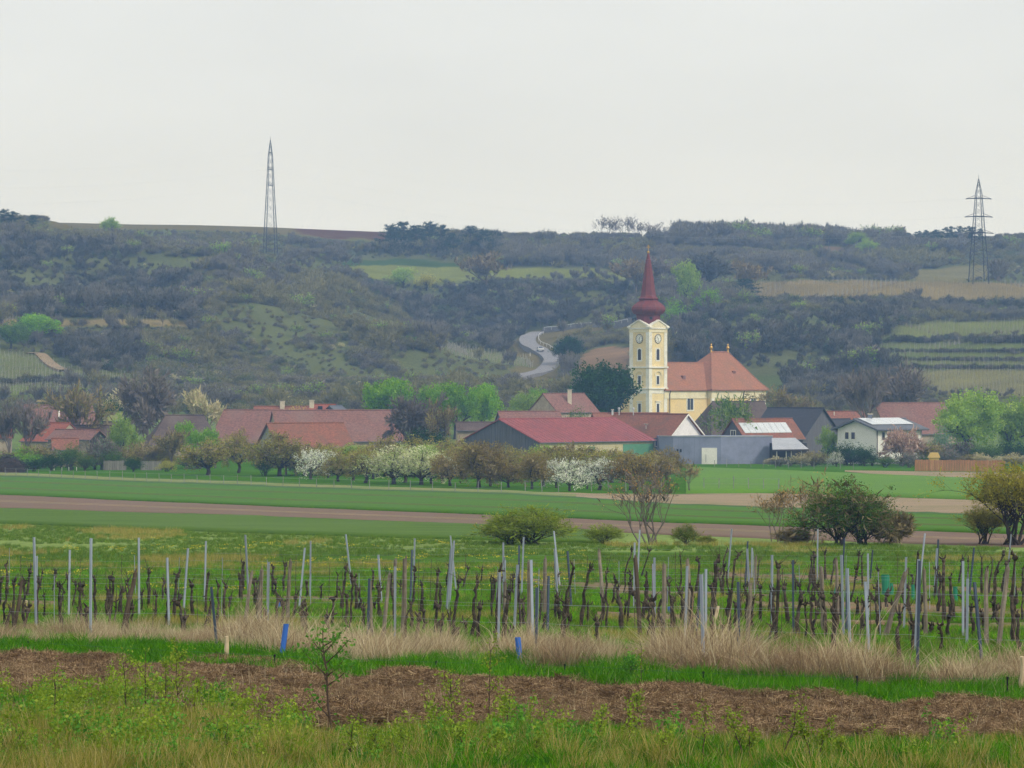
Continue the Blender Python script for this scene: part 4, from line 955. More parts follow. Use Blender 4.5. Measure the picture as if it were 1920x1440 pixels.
SK_orch = dict(trunk=.17, levels=3, nb=(7, 4, 4), spread=(68, 55, 55), ln=.34, dec=.7, up=.14, r0=.032)
SK_bush = dict(trunk=.1, levels=3, nb=(4, 4, 3), spread=(55, 50, 50), ln=.4, dec=.68, up=.2, r0=.016, stems=5)
SK_multi = dict(trunk=.34, levels=3, nb=(4, 4, 4), spread=(30, 36, 45), ln=.36, dec=.66, up=.24, r0=.013, stems=6)
def build_kind(kind, seeds, *a, **k): PROTO[kind] = [proto(kind, s, *a, **k) for s in seeds]
build_kind('leafy', (1, 2, 3), SK_round, 10000, .034, L_fresh, B_dark, clump=.10, shell=160)
build_kind('light', (4, 5), SK_round, 8000, .030, L_light, B_dark, clump=.095, shell=120)
build_kind('willow', (6, 7), SK_round, 13000, .026, L_light, B_dark, clump=.085, shell=180)
build_kind('mid', (8, 9), SK_round, 8000, .032, L_mid, B_dark, clump=.095, shell=130)
build_kind('darkleaf', (10, 11), SK_round, 12000, .032, L_dark, B_dark, clump=.095, shell=220)
build_kind('bud', (12, 13, 14, 15), SK_orch, 6200, .026, L_bud, B_dark, clump=.10, shell=90, twigs=900, twigMat=L_twigbrown, twigL=.1, twigW=.0035)
build_kind('budbrown', (16, 17, 18), SK_orch, 5600, .026, L_budbrown, B_dark, clump=.10, shell=90, twigs=1100, twigMat=L_twigbrown, twigL=.1, twigW=.0035)
build_kind('blossom', (19, 20, 21), SK_orch, 3600, .027, L_white, B_dark, clump=.075, shell=60, twigs=500, twigMat=L_twig, twigL=.08, twigW=.003)
build_kind('cream', (22, 23), SK_orch, 6200, .028, L_cream, B_dark, clump=.085, shell=90, twigs=300, twigMat=L_twig, twigL=.08, twigW=.003)
build_kind('bare', (24, 25, 26), SK_up, 0, .02, None, B_grey, clump=.06, twigs=1500, twigMat=L_twig, twigL=.12, twigW=.0028)
build_kind('bareround', (27, 28), SK_round, 0, .02, None, B_grey, clump=.06, twigs=3600, twigMat=L_twig, twigL=.11, twigW=.0026, shell=60)
build_kind('baredark', (53,), SK_round, 0, .02, None, B_dark, clump=.07, twigs=5200, twigMat=L_twigdark, twigL=.11, twigW=.0032, shell=90)
build_kind('barebrown', (29, 30), SK_up, 500, .02, L_budbrown, B_grey, clump=.06, twigs=2600, twigMat=L_twigbrown, twigL=.12, twigW=.003)
build_kind('bareolive', (31, 32), SK_up, 2600, .02, L_bud, B_grey, clump=.08, twigs=1500, twigMat=L_twigbrown, twigL=.12, twigW=.003)
build_kind('palebloom', (33,), SK_up, 2200, .024, L_cream, B_grey, clump=.06, twigs=1600, twigMat=L_twigpale, twigL=.14, twigW=.0035)
build_kind('birch', (34,), dict(trunk=.5, levels=3, nb=(6, 4, 4), spread=(40, 44, 50), ln=.3, dec=.7, up=.1, r0=.02), 3600, .022, L_light, B_birch, clump=.08, droop=.09, shell=60, twigs=700, twigMat=L_mid, twigL=.12, twigW=.0025)
build_kind('pink', (35,), SK_bush, 1500, .022, L_pink, B_grey, clump=.07, twigs=2400, twigMat=L_pink, twigL=.16, twigW=.003)
build_kind('bushdark', (36, 37), SK_bush, 4600, .03, L_dark, B_dark, clump=.1, shell=90)
build_kind('bushmid', (38, 39), SK_bush, 4200, .03, L_mid, B_dark, clump=.1, shell=80)
build_kind('bushlight', (40, 41), SK_bush, 4200, .03, L_fresh, B_dark, clump=.1, shell=80)
build_kind('busholive', (42, 43), SK_bush, 2600, .028, L_bud, B_grey, clump=.09, twigs=1200, twigMat=L_twigbrown, twigL=.14, twigW=.003, shell=20)
build_kind('bushgrey', (44, 45), SK_bush, 1800, .028, L_blue, B_grey, clump=.09, twigs=1600, twigMat=L_twig, twigL=.14, twigW=.003)
build_kind('bushpale', (46,), SK_bush, 900, .026, L_cream, B_grey, clump=.08, twigs=2200, twigMat=L_twigpale, twigL=.16, twigW=.003)
build_kind('bushblue', (47,), SK_bush, 4200, .03, L_blue, B_dark, clump=.1, shell=80)
build_kind('bushyellow', (48,), SK_bush, 3600, .03, L_yellow, B_dark, clump=.1, shell=60)
build_kind('skybare', (50, 51, 52), dict(SK_up, r0=.012, nb=(5, 3, 3)), 0, .02, None, B_grey, clump=.03, twigs=420, twigMat=L_twig, twigL=.1, twigW=.003)
# pines: whorled branches with needle clumps
def pine_proto(seed, spreadw=1.0):
    rng = np.random.default_rng(seed); segs = [([np.zeros(3), np.array([.01, 0, .5]), np.array([0, .01, .97])], [.026, .018, .006])]; Cs = []
    for k in range(26):
        z = .28 + .68 * k / 26; L = (.5 * (1 - (z - .28) / .78) ** .7 + .04) * rng.uniform(.7, 1.1); az = rng.uniform(0, 6.283)
        d = np.array([math.cos(az), math.sin(az), rng.uniform(0, .35)]); p = np.array([0, 0, z]); q = p + d * L
        segs.append(([p, (p + q) / 2 + [0, 0, -.01], q], [.008, .006, .003]))
        for t in (.45, .7, .95): Cs.append(p + d * L * t)
    Cs = np.array(Cs); N = 3200; idx = rng.integers(0, len(Cs), N)
    V, Fc, t = leaf_faces(rng, Cs[idx] + rng.normal(0, .042, (N, 3)) * [1, 1, .6], .03, np.clip(rng.normal(.5, .25, len(Cs))[idx], 0, 1))
    return branches_mesh('pine_trunk', segs, B_dark), np_mesh('pine_crown', V, Fc, L_pine, t), None
PROTO['pine'] = [pine_proto(60), pine_proto(61), pine_proto(62)]
# near shrubs at the field edge: finer leaves
build_kind('nearbush', (70,), SK_bush, 15000, .014, L_mid, B_dark, clump=.085, shell=120, twigs=2200, twigMat=L_bud, twigL=.09, twigW=.0018)
build_kind('nearyellow', (71,), dict(SK_bush, nb=(5, 4, 4)), 16000, .014, L_bushyg, B_dark, clump=.08, shell=140, twigs=1600, twigMat=L_bushyg, twigL=.11, twigW=.0018)
build_kind('nearivy', (72, 76), SK_bush, 14000, .016, L_ivy, B_dark, clump=.075, shell=120, twigs=900, twigMat=L_twigbrown, twigL=.12, twigW=.0018)
build_kind('nearmulti', (73,), dict(SK_multi, stems=7, nb=(3, 3, 2), spread=(24, 30, 36), r0=.0085, trunk=.3), 560, .014, L_orange, B_grey, clump=.05, twigs=380, twigMat=L_twig, twigL=.09, twigW=.0012)
build_kind('nearthin', (74, 77), dict(SK_multi, stems=4, nb=(3, 3, 3), r0=.009), 700, .016, L_orange, B_grey, clump=.05, twigs=500, twigMat=L_twigbrown, twigL=.1, twigW=.0014)
build_kind('nearleaf', (75, 78), dict(SK_multi, stems=10), 15000, .016, L_yellowolive, B_dark, clump=.075, shell=130, twigs=900, twigMat=L_bud, twigL=.1, twigW=.002)
build_kind('nearbrown', (79,), SK_bush, 3200, .016, L_mid, B_dark, clump=.09, shell=120, twigs=6000, twigMat=L_twigbrown, twigL=.14, twigW=.002)
CNT = {}
def tree(kind, px, yb, yt, w, label, D=None, cat='tree', name=None, group=None, rz=None):
    d = D or hit(px, yb); b = P(px, d); H = zat(yt, d) - b.z; W = w * d / F * (1.22 if kind in ('bud', 'budbrown', 'blossom', 'cream') else 1.1)
    i = CNT.get(kind, 0); CNT[kind] = i + 1; tr_, cr, tw = PROTO[kind][i % len(PROTO[kind])]
    root = empty(name or ('shrub' if cat in ('shrub', 'bush') else 'tree'), b); tag(root, label, cat, group)
    root.rotation_euler = (0, 0, rz if rz is not None else random.uniform(0, 6.28)); root.scale = (W, W, H)
    for nme, me_ in (('trunk', tr_), ('crown', cr), ('twigs' if cr else 'crown', tw)):
        if me_:
            o = bpy.data.objects.new(nme, me_); col.objects.link(o); o.parent = root
            if nme == 'twigs': o['kind'] = 'stuff'
    return root
S_ = 'shrub'
TREES = [
 # left gardens
 ('bare', 50, 842, 742, 62, 'thin bare tree before the orange roof at far left', 575), ('bare', 18, 845, 748, 60, 'leafless tree at the left picture edge above the brush heap', 570),
 ('bareolive', 145, 825, 717, 92, 'wide bare tree with yellowish buds over the long farmhouse roof', 610),
 ('light', 232, 858, 778, 56, 'rounded pale green tree right of the small timber shed', 560), ('bareround', 276, 820, 688, 98, 'tall grey leafless tree with ivy clad trunk on the left', 628),
 ('palebloom', 382, 800, 731, 76, 'pale tree with chalky bare limbs above the hipped barn', 655), ('bushlight', 52, 868, 831, 66, 'light green garden bush behind the brush heap', 548, S_),
 ('bushdark', 98, 880, 847, 52, 'dark hedge bush above the white stakes', 536, S_), ('bushmid', 133, 880, 823, 40, 'ragged green garden shrub below the timber shed', 540, S_), ('bushdark', 65, 882, 856, 42, 'small dark bush right of the brush heap', 530, S_),
 ('bushmid', 158, 880, 850, 36, 'green bush right of the dark hedge by the white stakes', 536, S_), ('bushgrey', 190, 880, 813, 54, 'greyish green shrub left of the grey board fence', 545, S_),
 ('busholive', 222, 876, 842, 60, 'orange olive shrub behind the grey board fence', 550, S_), ('bushdark', 250, 883, 853, 34, 'round dark bush between two grey board fences', 528, S_),
 ('busholive', 292, 872, 824, 62, 'olive budding shrub left of the orchard by grey boards', 552, S_), ('bareolive', 322, 878, 800, 60, 'budding tree with thin trunk left of the first orchard tree', 545),
 ('leafy', 349, 850, 789, 46, 'fresh green tree in front of the dark hipped barn', 580), ('leafy', 396, 860, 803, 42, 'small bright green tree left of the leaning trunk', 570), ('bushyellow', 312, 884, 858, 34, 'small yellow green bush under the budding tree', 530, S_),
 ('bushdark', 213, 783, 735, 60, 'dark bush below the terraces above the left village', 690, S_), ('bushpale', 222, 770, 728, 50, 'pale straw bush at the foot of the left terraces', 715, S_),
 # orchard front row
 ('bud', 390, 891, 818, 92, 'low spreading olive budding tree, first of the orchard row'), ('bud', 447, 887, 799, 58, 'olive tree with crooked leaning dark trunk left of plank barn'), ('bud', 525, 893, 803, 96, 'large olive budding tree before the pale plank gable'),
 ('bushmid', 497, 892, 846, 44, 'green shrub at the foot of the plank gable', None, S_), ('busholive', 556, 892, 850, 34, 'straw coloured shrub left of the white blossom tree', None, S_),
 ('blossom', 583, 899, 836, 62, 'white blossoming tree standing alone in the left orchard'), ('blossom', 615, 896, 841, 46, 'smaller white blossoming tree just right of the white one'),
 ('bud', 634, 903, 843, 60, 'olive tree with thick trunk right of the white blossoms'), ('bud', 662, 901, 840, 60, 'slim olive budding tree in mid orchard'), ('bud', 685, 906, 830, 68, 'olive tree with stout dark trunk beside the green white blossoms'),
 ('cream', 699, 898, 842, 56, 'greenish blossoming tree tucked behind the stout olive trunk'), ('cream', 738, 908, 828, 92, 'big greenish white blossoming tree with forked black trunk'),
 ('cream', 759, 905, 838, 72, 'cream blossoming tree with short twin trunk in orchard'), ('cream', 790, 909, 829, 84, 'tall cream blossoming tree in the blossoming row'),
 ('cream', 809, 907, 845, 60, 'slim cream blossoming tree with slanting trunk'), ('blossom', 829, 906, 848, 48, 'last white blossoming tree before the brown budding trees'),
 ('budbrown', 844, 911, 842, 66, 'brownish budding tree right of the blossoming row'), ('budbrown', 897, 914, 822, 98, 'large brownish round tree before the dark barn gable'), ('budbrown', 919, 912, 830, 60, 'brown budding tree touching the large round one'), ('budbrown', 953, 914, 866, 64, 'low brown tree with bent thick trunk before the barn'),
 ('bud', 722, 893, 812, 84, 'olive tree crown behind the blossoming row, left one'), ('bud', 782, 893, 810, 84, 'olive tree crown behind the blossoming row, middle one'), ('bud', 838, 895, 818, 80, 'olive tree crown behind the blossoming row, right one'), ('bud', 872, 897, 822, 70, 'olive tree behind the large brownish round tree'),
 ('bud', 610, 890, 828, 74, 'hazy olive tree below the plank barn roof'), ('bud', 662, 888, 826, 64, 'olive tree at the right corner of the plank barn'),
 # middle orchard
 ('budbrown', 997, 917, 846, 62, 'brownish tree with slender trunk left of middle white blossoms'), ('bud', 1019, 912, 842, 72, 'olive tree with short trunk before the long barn wall'), ('blossom', 1043, 915, 856, 48, 'white blossoming tree, left of the middle three'),
 ('blossom', 1068, 921, 854, 58, 'white blossoming tree with double trunk, middle of three'), ('blossom', 1123, 919, 854, 66, 'white blossoming tree, right of the middle three'), ('blossom', 1101, 917, 868, 36, 'little white blossoming tree between two larger ones'),
 ('bud', 1060, 903, 832, 92, 'olive crown behind the middle white blossoms'), ('bud', 1105, 903, 830, 92, 'olive crown below the long barn eaves'), ('bud', 1147, 905, 834, 80, 'olive crown near the green barn door'), ('bud', 1000, 903, 838, 70, 'olive crown at the foot of the dark plank gable'),
 ('budbrown', 1182, 919, 846, 84, 'russet budding tree behind the thin bare field tree'), ('budbrown', 1226, 912, 848, 70, 'russet tree left of the white hall door'), ('nearthin', 1291, 921, 864, 58, 'sparse leaning little tree before the grey hall'),
 # centre village
 ('leafy', 725, 800, 707, 104, 'large bright green tree above the faded barn', 690), ('leafy', 815, 800, 719, 66, 'bright green tree, left of a group of three', 692), ('leafy', 853, 805, 716, 76, 'bright green tree, middle of a group of three', 686), ('leafy', 903, 800, 717, 62, 'bright green tree, right of a group of three', 694),
 ('bareround', 770, 838, 736, 92, 'grey domed leafless tree right of the faded barn', 604), ('bareolive', 829, 836, 750, 60, 'pale topped tree beside the grey domed one', 600), ('bushdark', 800, 836, 795, 84, 'dark ivy mass under the grey domed tree', 598, S_),
 ('darkleaf', 1138, 800, 678, 108, 'big dark green tree left of the church tower', 705), ('darkleaf', 1106, 800, 714, 80, 'dark green tree merging with the big one by the tower', 702), ('bushmid', 1080, 812, 758, 46, 'round green bush right of the stone cottage', 640, S_),
 ('light', 985, 790, 734, 60, 'light green tree left of the stone cottage', 720), ('leafy', 1007, 785, 727, 44, 'green tree behind the stone cottage gable', 745), ('bushyellow', 556, 790, 750, 54, 'yellow green bush in front of the small red roofs', 668, S_),
 # right village
 ('birch', 1366, 835, 732, 84, 'drooping pale birch in front of the church choir', 618), ('bareolive', 1476, 790, 722, 84, 'straw coloured bare tree right of the church', 715), ('bare', 1622, 800, 684, 78, 'tall dark leafless tree behind the white villa', 672), ('bare', 1692, 795, 676, 104, 'broad leafless tree above the big red barn', 705), ('bare', 1655, 795, 690, 60, 'slim leafless tree between two larger bare ones', 712),
 ('light', 1552, 860, 797, 34, 'pale green pointed tree before the dark low roofs', 596), ('bushdark', 1590, 880, 824, 78, 'dark green bush mass in front of the white villa', 578, S_), ('bushdark', 1622, 882, 836, 46, 'dark bush at the villa corner downpipe', 574, S_),
 ('blossom', 1568, 878, 844, 28, 'little white blossoming tree before the dark bush', 568), ('busholive', 1524, 878, 843, 44, 'olive shrub right of the carport', 570, S_), ('bushpale', 1503, 878, 850, 34, 'pale shrub at the carport front', 568, S_), ('bushgrey', 1462, 878, 856, 40, 'low twiggy shrub under the carport roof', 570, S_),
 ('pink', 1690, 872, 798, 62, 'pinkish budding tree before the villa wall', 574), ('bushmid', 1662, 882, 854, 42, 'green bush right of the villa downpipe', 562, S_), ('bushgrey', 1706, 884, 846, 40, 'grey green bush at the left end of the orange fence', 560, S_),
 ('bushblue', 1766, 858, 794, 40, 'bluish green small tree right of the white villa', 590), ('busholive', 1740, 872, 826, 60, 'olive bush behind the playhouse', 575, S_), ('willow', 1812, 850, 730, 128, 'large light green willow at the right village end', 606), ('willow', 1892, 850, 741, 100, 'second light green willow cut by the right edge', 612),
 ('bushgrey', 1800, 866, 820, 70, 'grey green shrubs under the large willow', 585, S_), ('bushmid', 1850, 866, 826, 64, 'mid green shrub behind the orange fence', 583, S_), ('bushdark', 1900, 868, 818, 70, 'dark shrub at the right edge behind the fence', 583, S_), ('bushgrey', 1776, 872, 838, 40, 'twiggy shrub right of the playhouse', 572, S_),
 # field edge shrubs
 ('nearyellow', 1000, 1021, 940, 168, 'rounded yellow green hedge bush at the far edge of the meadow', None, S_), ('nearbush', 958, 1020, 966, 90, 'dense green left half of the meadow hedge', None, S_), ('nearyellow', 1130, 1021, 978, 66, 'low sparse green shrub left of the multi-stemmed tree', None, S_),
 ('nearmulti', 1213, 1021, 858, 140, 'leafless multi-stemmed tree with orange buds in the meadow'), ('nearbush', 1287, 1023, 977, 52, 'compact round green bush right of the multi-stemmed tree', None, S_), ('nearbush', 1326, 1021, 1001, 36, 'tiny green bush beside the compact round one', None, S_),
 ('nearthin', 1462, 1016, 910, 92, 'thin bare shrub tree left of the ivy thicket'), ('nearthin', 1520, 1018, 884, 100, 'tall orange budded stems rising from the ivy thicket'), ('nearivy', 1580, 1023, 888, 160, 'dark ivy covered thicket at the meadow edge', None, S_), ('nearivy', 1618, 1022, 915, 120, 'dense right flank of the ivy covered thicket', None, S_), ('nearbrown', 1672, 1022, 950, 84, 'brown tangled shrub right of the ivy thicket', None, S_), ('nearbrown', 1490, 1021, 988, 60, 'low dark scrub at the left foot of the ivy thicket', None, S_),
 ('nearleaf', 1896, 1023, 856, 170, 'yellow green leafing tree at the right edge of the meadow'), ('nearleaf', 1846, 1021, 938, 80, 'small leafing tree left of the right edge tree'),
 # hillside individuals
 ('light', 1285, 578, 487, 52, 'fresh green hillside tree right of the spire'), ('baredark', 1326, 546, 474, 84, 'dark rounded leafless tree behind the fresh green one'), ('barebrown', 1396, 556, 486, 60, 'brownish hill tree at the left end of the upper vineyard'), ('pine', 1398, 566, 522, 66, 'spreading dark pine below the brownish hill tree'),
 ('barebrown', 1192, 556, 484, 70, 'grey brown hill tree just left of the spire'), ('bareround', 1242, 548, 480, 70, 'broad grey hill tree just right of the spire top'), ('bushlight', 1328, 590, 534, 46, 'bright green hillside bush right of the onion spire', None, S_), ('bushlight', 1268, 610, 554, 66, 'bright green hill bush beside the onion dome', None, S_),
 ('light', 208, 442, 406, 34, 'pale yellow green tree breaking the left skyline'), ('bushlight', 418, 488, 456, 48, 'round bright bush on the left crest', None, S_), ('pine', 8, 432, 392, 40, 'dark conifer at the left end of the skyline'), ('pine', 28, 432, 396, 36, 'second dark conifer on the left skyline'), ('pine', 62, 432, 402, 26, 'small lone pine on the left skyline'),
 ('pine', 732, 470, 421, 56, 'dark pine, first of the skyline pine clump'), ('pine', 757, 468, 415, 54, 'tall dark pine in the skyline clump'), ('pine', 780, 472, 421, 58, 'wide dark pine inside the skyline clump'), ('pine', 805, 468, 416, 52, 'pointed dark pine in the skyline clump'), ('pine', 826, 470, 421, 40, 'last dark pine of the main skyline clump'),
 ('pine', 882, 472, 422, 52, 'dark pine, left of the pair right of the clump'), ('pine', 906, 474, 430, 44, 'dark pine, right of the pair beyond the clump'), ('pine', 850, 478, 436, 40, 'lower dark pine bridging clump and pair'),
 ('light', 1610, 470, 434, 44, 'pale leafing tree on the right skyline'), ('light', 1625, 482, 446, 36, 'pale leafing tree below the right skyline tree'), ('darkleaf', 1062, 684, 630, 50, 'dark rounded tree beside the road bend'), ('light', 756, 540, 500, 44, 'yellowish tree in front of the plateau field') , ('bushyellow', 800, 545, 505, 40, 'yellow bush at the edge of the plateau field', None, S_),
 ('barebrown', 912, 545, 470, 80, 'brown leafless tree right of the plateau field'), ('bushlight', 780, 645, 620, 40, 'bright bush at the tip of the left spur', None, S_), ('leafy', 65, 640, 588, 70, 'green tree on the left terrace vineyard'), ('mid', 20, 655, 600, 60, 'darker green tree left of the terrace tree'),
]
for i, x in enumerate((1128, 1140, 1152, 1166, 1178, 1190, 1203, 1216, 1232, 1246)):
    nth = ('first', 'second', 'third', 'fourth', 'fifth', 'sixth', 'seventh', 'eighth', 'ninth', 'tenth')[i]
    TREES.append(('skybare', x, 452 + (i % 3), 402 + (i % 4) * 3 + max(0, i - 4) * 3, 26 + (i * 7) % 9, f'bare skyline tree above the spire, {nth} from the left', None, 'tree'))
for i, x in enumerate((1703, 1722, 1738, 1755, 1772, 1786, 1800, 1814, 1824, 1838)):
    nth = ('first', 'second', 'third', 'fourth', 'fifth', 'sixth', 'seventh', 'eighth', 'ninth', 'tenth')[i]
    TREES.append(('pine', x, 456, (436, 433, 431, 430, 426, 424, 423, 424, 425, 428)[i], 20 + (i * 5) % 9, f'small dark pine near the right pylon, {nth} from the left', None, 'tree'))
rt_ = random.Random(12)
for i, x in enumerate(range(540, 1250, 32)):
    k = rt_.choice(['bud', 'bud', 'budbrown', 'bareolive', 'light', 'busholive'])
    TREES.append((k, x + rt_.uniform(-8, 8), 889 + rt_.uniform(-3, 5) + (x - 540) * .012, rt_.uniform(822, 842) + (x - 540) * .012, rt_.uniform(56, 88), f'hazy budding tree of the back orchard row, {ordn(i + 1)} there from left', None, 'tree'))
for i, x in enumerate(range(-10, 400, 24)):
    k = rt_.choice(['busholive', 'bushgrey', 'bushmid', 'bushpale', 'bud', 'bushlight', 'bareolive'])
    TREES.append((k, x + rt_.uniform(-8, 8), 874 + rt_.uniform(-4, 5), rt_.uniform(826, 850), rt_.uniform(40, 66), f'garden shrub in front of the left houses, {ordn(i + 1)} there from left', 548 + rt_.uniform(-6, 14), 'shrub'))
for i, x in enumerate(range(1455, 1935, 26)):
    k = rt_.choice(['busholive', 'bushgrey', 'bushmid', 'bushpale', 'bushdark'])
    TREES.append((k, x + rt_.uniform(-6, 6), 876, rt_.uniform(848, 864), rt_.uniform(30, 48), f'low garden shrub in front of the right houses, {ordn(i + 1)} there from the carport', 574 + rt_.uniform(-4, 8), 'shrub'))
for t in TREES:
    tree(*t[:6], D=t[6] if len(t) > 6 else None, cat=t[7] if len(t) > 7 else 'tree')
# brush heap
pb = at(18, 886); rngb = np.random.default_rng(5); mb = MB()
Hh = 36 * pb.y / F; Wh = 60 * pb.y / F
for k in range(420):
    a = rngb.uniform(0, 6.28); r = math.sqrt(rngb.uniform(0, 1)); x = math.cos(a) * r * Wh / 2; y = math.sin(a) * r * Wh * .35; z = Hh * (1 - r ** 2) ** .6 * rngb.uniform(.55, 1.0)
    d = Vector(rngb.normal(0, 1, 3)); d.z *= .35; d.normalize(); c = Vector((x, y, z)); L = rngb.uniform(.3, .9); mb.tube([pb + c - d * L, pb + c + d * L], rngb.uniform(.015, .05), 3)
o = mb.part('branches', B_dark, (rt := empty('brush_heap', pb))); o['kind'] = 'stuff'; tag(rt, 'dark heap of cut brushwood at the left field edge', 'brush heap')
mb = MB(); n = 16; vs = []; fs = []
for i in range(7):
    for j in range(n):
        t = i / 6; a = 6.283 * j / n; rr = (1 - t) ** .55 * (1 + .12 * math.sin(3 * a + i)); vs.append(pb + Vector((math.cos(a) * rr * Wh * .47, math.sin(a) * rr * Wh * .33, Hh * .82 * math.sin(t * 1.57) - .1)))
for i in range(6):
    for j in range(n): fs.append((i * n + j, i * n + (j + 1) % n, (i + 1) * n + (j + 1) % n, (i + 1) * n + j))
mb.add(vs, fs); mb.part('heap_core', surf('rotted_brush', lin(82, 68, 58), lin(60, 50, 44), 3, 1, bump=1), rt)

# ------------------------------------------------------------------ scatter by geometry nodes (uncountable growth only)
def scatter(name, label, cat, pts, rot, scl, idx, meshes):
    c = bpy.data.collections.new(name + '_kinds')
    for i, ms in enumerate(meshes):
        ob = bpy.data.objects.new(f'{name}_{i:02d}', ms); c.objects.link(ob)
    me = bpy.data.meshes.new(name); me.vertices.add(len(pts)); me.vertices.foreach_set('co', np.asarray(pts, np.float32).ravel())
    for nm_, ty, arr, key in (('rot', 'FLOAT_VECTOR', rot, 'vector'), ('scl', 'FLOAT_VECTOR', scl, 'vector'), ('idx', 'INT', idx, 'value')):
        at2 = me.attributes.new(nm_, ty, 'POINT'); at2.data.foreach_set(key, np.asarray(arr, np.int32 if ty == 'INT' else np.float32).ravel())
    o = bpy.data.objects.new(name, me); col.objects.link(o)
    ng = bpy.data.node_groups.new(name, 'GeometryNodeTree')
    ng.interface.new_socket('Geometry', in_out='INPUT', socket_type='NodeSocketGeometry'); ng.interface.new_socket('Geometry', in_out='OUTPUT', socket_type='NodeSocketGeometry')
    N = ng.nodes; K = ng.links
    gi = N.new('NodeGroupInput'); go = N.new('NodeGroupOutput'); ip = N.new('GeometryNodeInstanceOnPoints')
    ci = N.new('GeometryNodeCollectionInfo'); ci.inputs[0].default_value = c; ci.inputs['Separate Children'].default_value = True; ci.inputs['Reset Children'].default_value = True
    def named(nm_, dt):
        q = N.new('GeometryNodeInputNamedAttribute'); q.data_type = dt; q.inputs[0].default_value = nm_; return q.outputs[0]
    er = N.new('FunctionNodeEulerToRotation'); K.new(named('rot', 'FLOAT_VECTOR'), er.inputs[0]); K.new(er.outputs[0], ip.inputs['Rotation'])
    K.new(named('scl', 'FLOAT_VECTOR'), ip.inputs['Scale']); K.new(named('idx', 'INT'), ip.inputs['Instance Index'])
    ip.inputs['Pick Instance'].default_value = True
    K.new(gi.outputs[0], ip.inputs['Points']); K.new(ci.outputs[0], ip.inputs['Instance']); K.new(ip.outputs[0], go.inputs[0])
    md_ = o.modifiers.new('scatter', 'NODES'); md_.node_group = ng
    return tag(o, label, cat, None, 'stuff')
def join_meshes(ms, name):
    """one mesh from trunk + crown + twigs for a small far tree"""
    ms = [x for x in ms if x]; V = []; Fl = []; T = []; MI = []; base = 0; mats = []
    me = bpy.data.meshes.new(name); 
    for x in ms:
        n = len(x.vertices); co = np.zeros(n * 3, np.float32); x.vertices.foreach_get('co', co); V.append(co.reshape(-1, 3))
        for p in x.polygons: Fl.append([i + base for i in p.vertices]); MI.append(len(mats))
        if 'tint' in x.attributes:
            t = np.zeros(len(x.polygons), np.float32); x.attributes['tint'].data.foreach_get('value', t); T.append(t)
        else: T.append(np.full(len(x.polygons), .5, np.float32))
        mats.append(x.materials[0]); base += n
    me.from_pydata(np.vstack(V).tolist(), [], Fl)
    for m_ in mats: me.materials.append(m_)
    me.polygons.foreach_set('material_index', np.array(MI, np.int32)); a = me.attributes.new('tint', 'FLOAT', 'FACE'); a.data.foreach_set('value', np.concatenate(T)); me.update()
    return me
SKf = dict(trunk=.3, levels=2, nb=(6, 5), spread=(30, 34), ln=.44, dec=.62, up=.35, r0=.018)
SKb = dict(trunk=.06, levels=2, nb=(5, 4), spread=(52, 46), ln=.45, dec=.65, up=.25, r0=.012, stems=4)
def far(kind, seed, sk, leafN, leafS, lm, twigs, tm, **k): return join_meshes(proto(kind, seed, sk, leafN, leafS, lm, B_grey, twigs=twigs, twigMat=tm, twigL=k.pop('twigL', .2), twigW=.0048, **k), kind)
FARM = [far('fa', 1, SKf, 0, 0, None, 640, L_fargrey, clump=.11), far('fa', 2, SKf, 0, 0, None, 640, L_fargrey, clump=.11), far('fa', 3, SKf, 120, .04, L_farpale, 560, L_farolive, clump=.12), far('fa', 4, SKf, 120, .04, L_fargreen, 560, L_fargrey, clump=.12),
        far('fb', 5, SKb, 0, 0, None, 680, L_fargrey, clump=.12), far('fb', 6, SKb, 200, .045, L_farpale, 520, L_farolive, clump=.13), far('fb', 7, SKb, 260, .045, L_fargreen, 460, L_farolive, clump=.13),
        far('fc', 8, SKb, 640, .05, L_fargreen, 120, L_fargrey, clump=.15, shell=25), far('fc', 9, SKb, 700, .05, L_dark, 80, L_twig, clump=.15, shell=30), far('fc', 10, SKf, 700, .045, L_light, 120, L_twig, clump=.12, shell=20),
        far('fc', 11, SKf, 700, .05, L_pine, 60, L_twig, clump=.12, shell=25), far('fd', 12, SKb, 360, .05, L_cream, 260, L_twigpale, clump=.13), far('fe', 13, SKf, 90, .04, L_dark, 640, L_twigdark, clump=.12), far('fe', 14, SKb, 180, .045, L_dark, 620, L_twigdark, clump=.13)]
L_hillgrass = leafmat('hill_grass', [lin(120, 126, 78), lin(146, 146, 94), lin(128, 142, 82)], .3)
# points over the hills
rg = np.random.default_rng(11); N0 = 70000
Yp = np.sqrt(rg.uniform(765 ** 2, 1545 ** 2, N0)); pxp = rg.uniform(-260, 2180, N0)
zp = zg(pxp, Yp); yp = 720 - F * zp / Yp; xp = (pxp - 960) / F * Yp
keep = np.ones(N0, bool)
for k in OPENN: keep &= ~in_open(pxp, yp + 1.5, xp, Yp, OPEN[k][0])
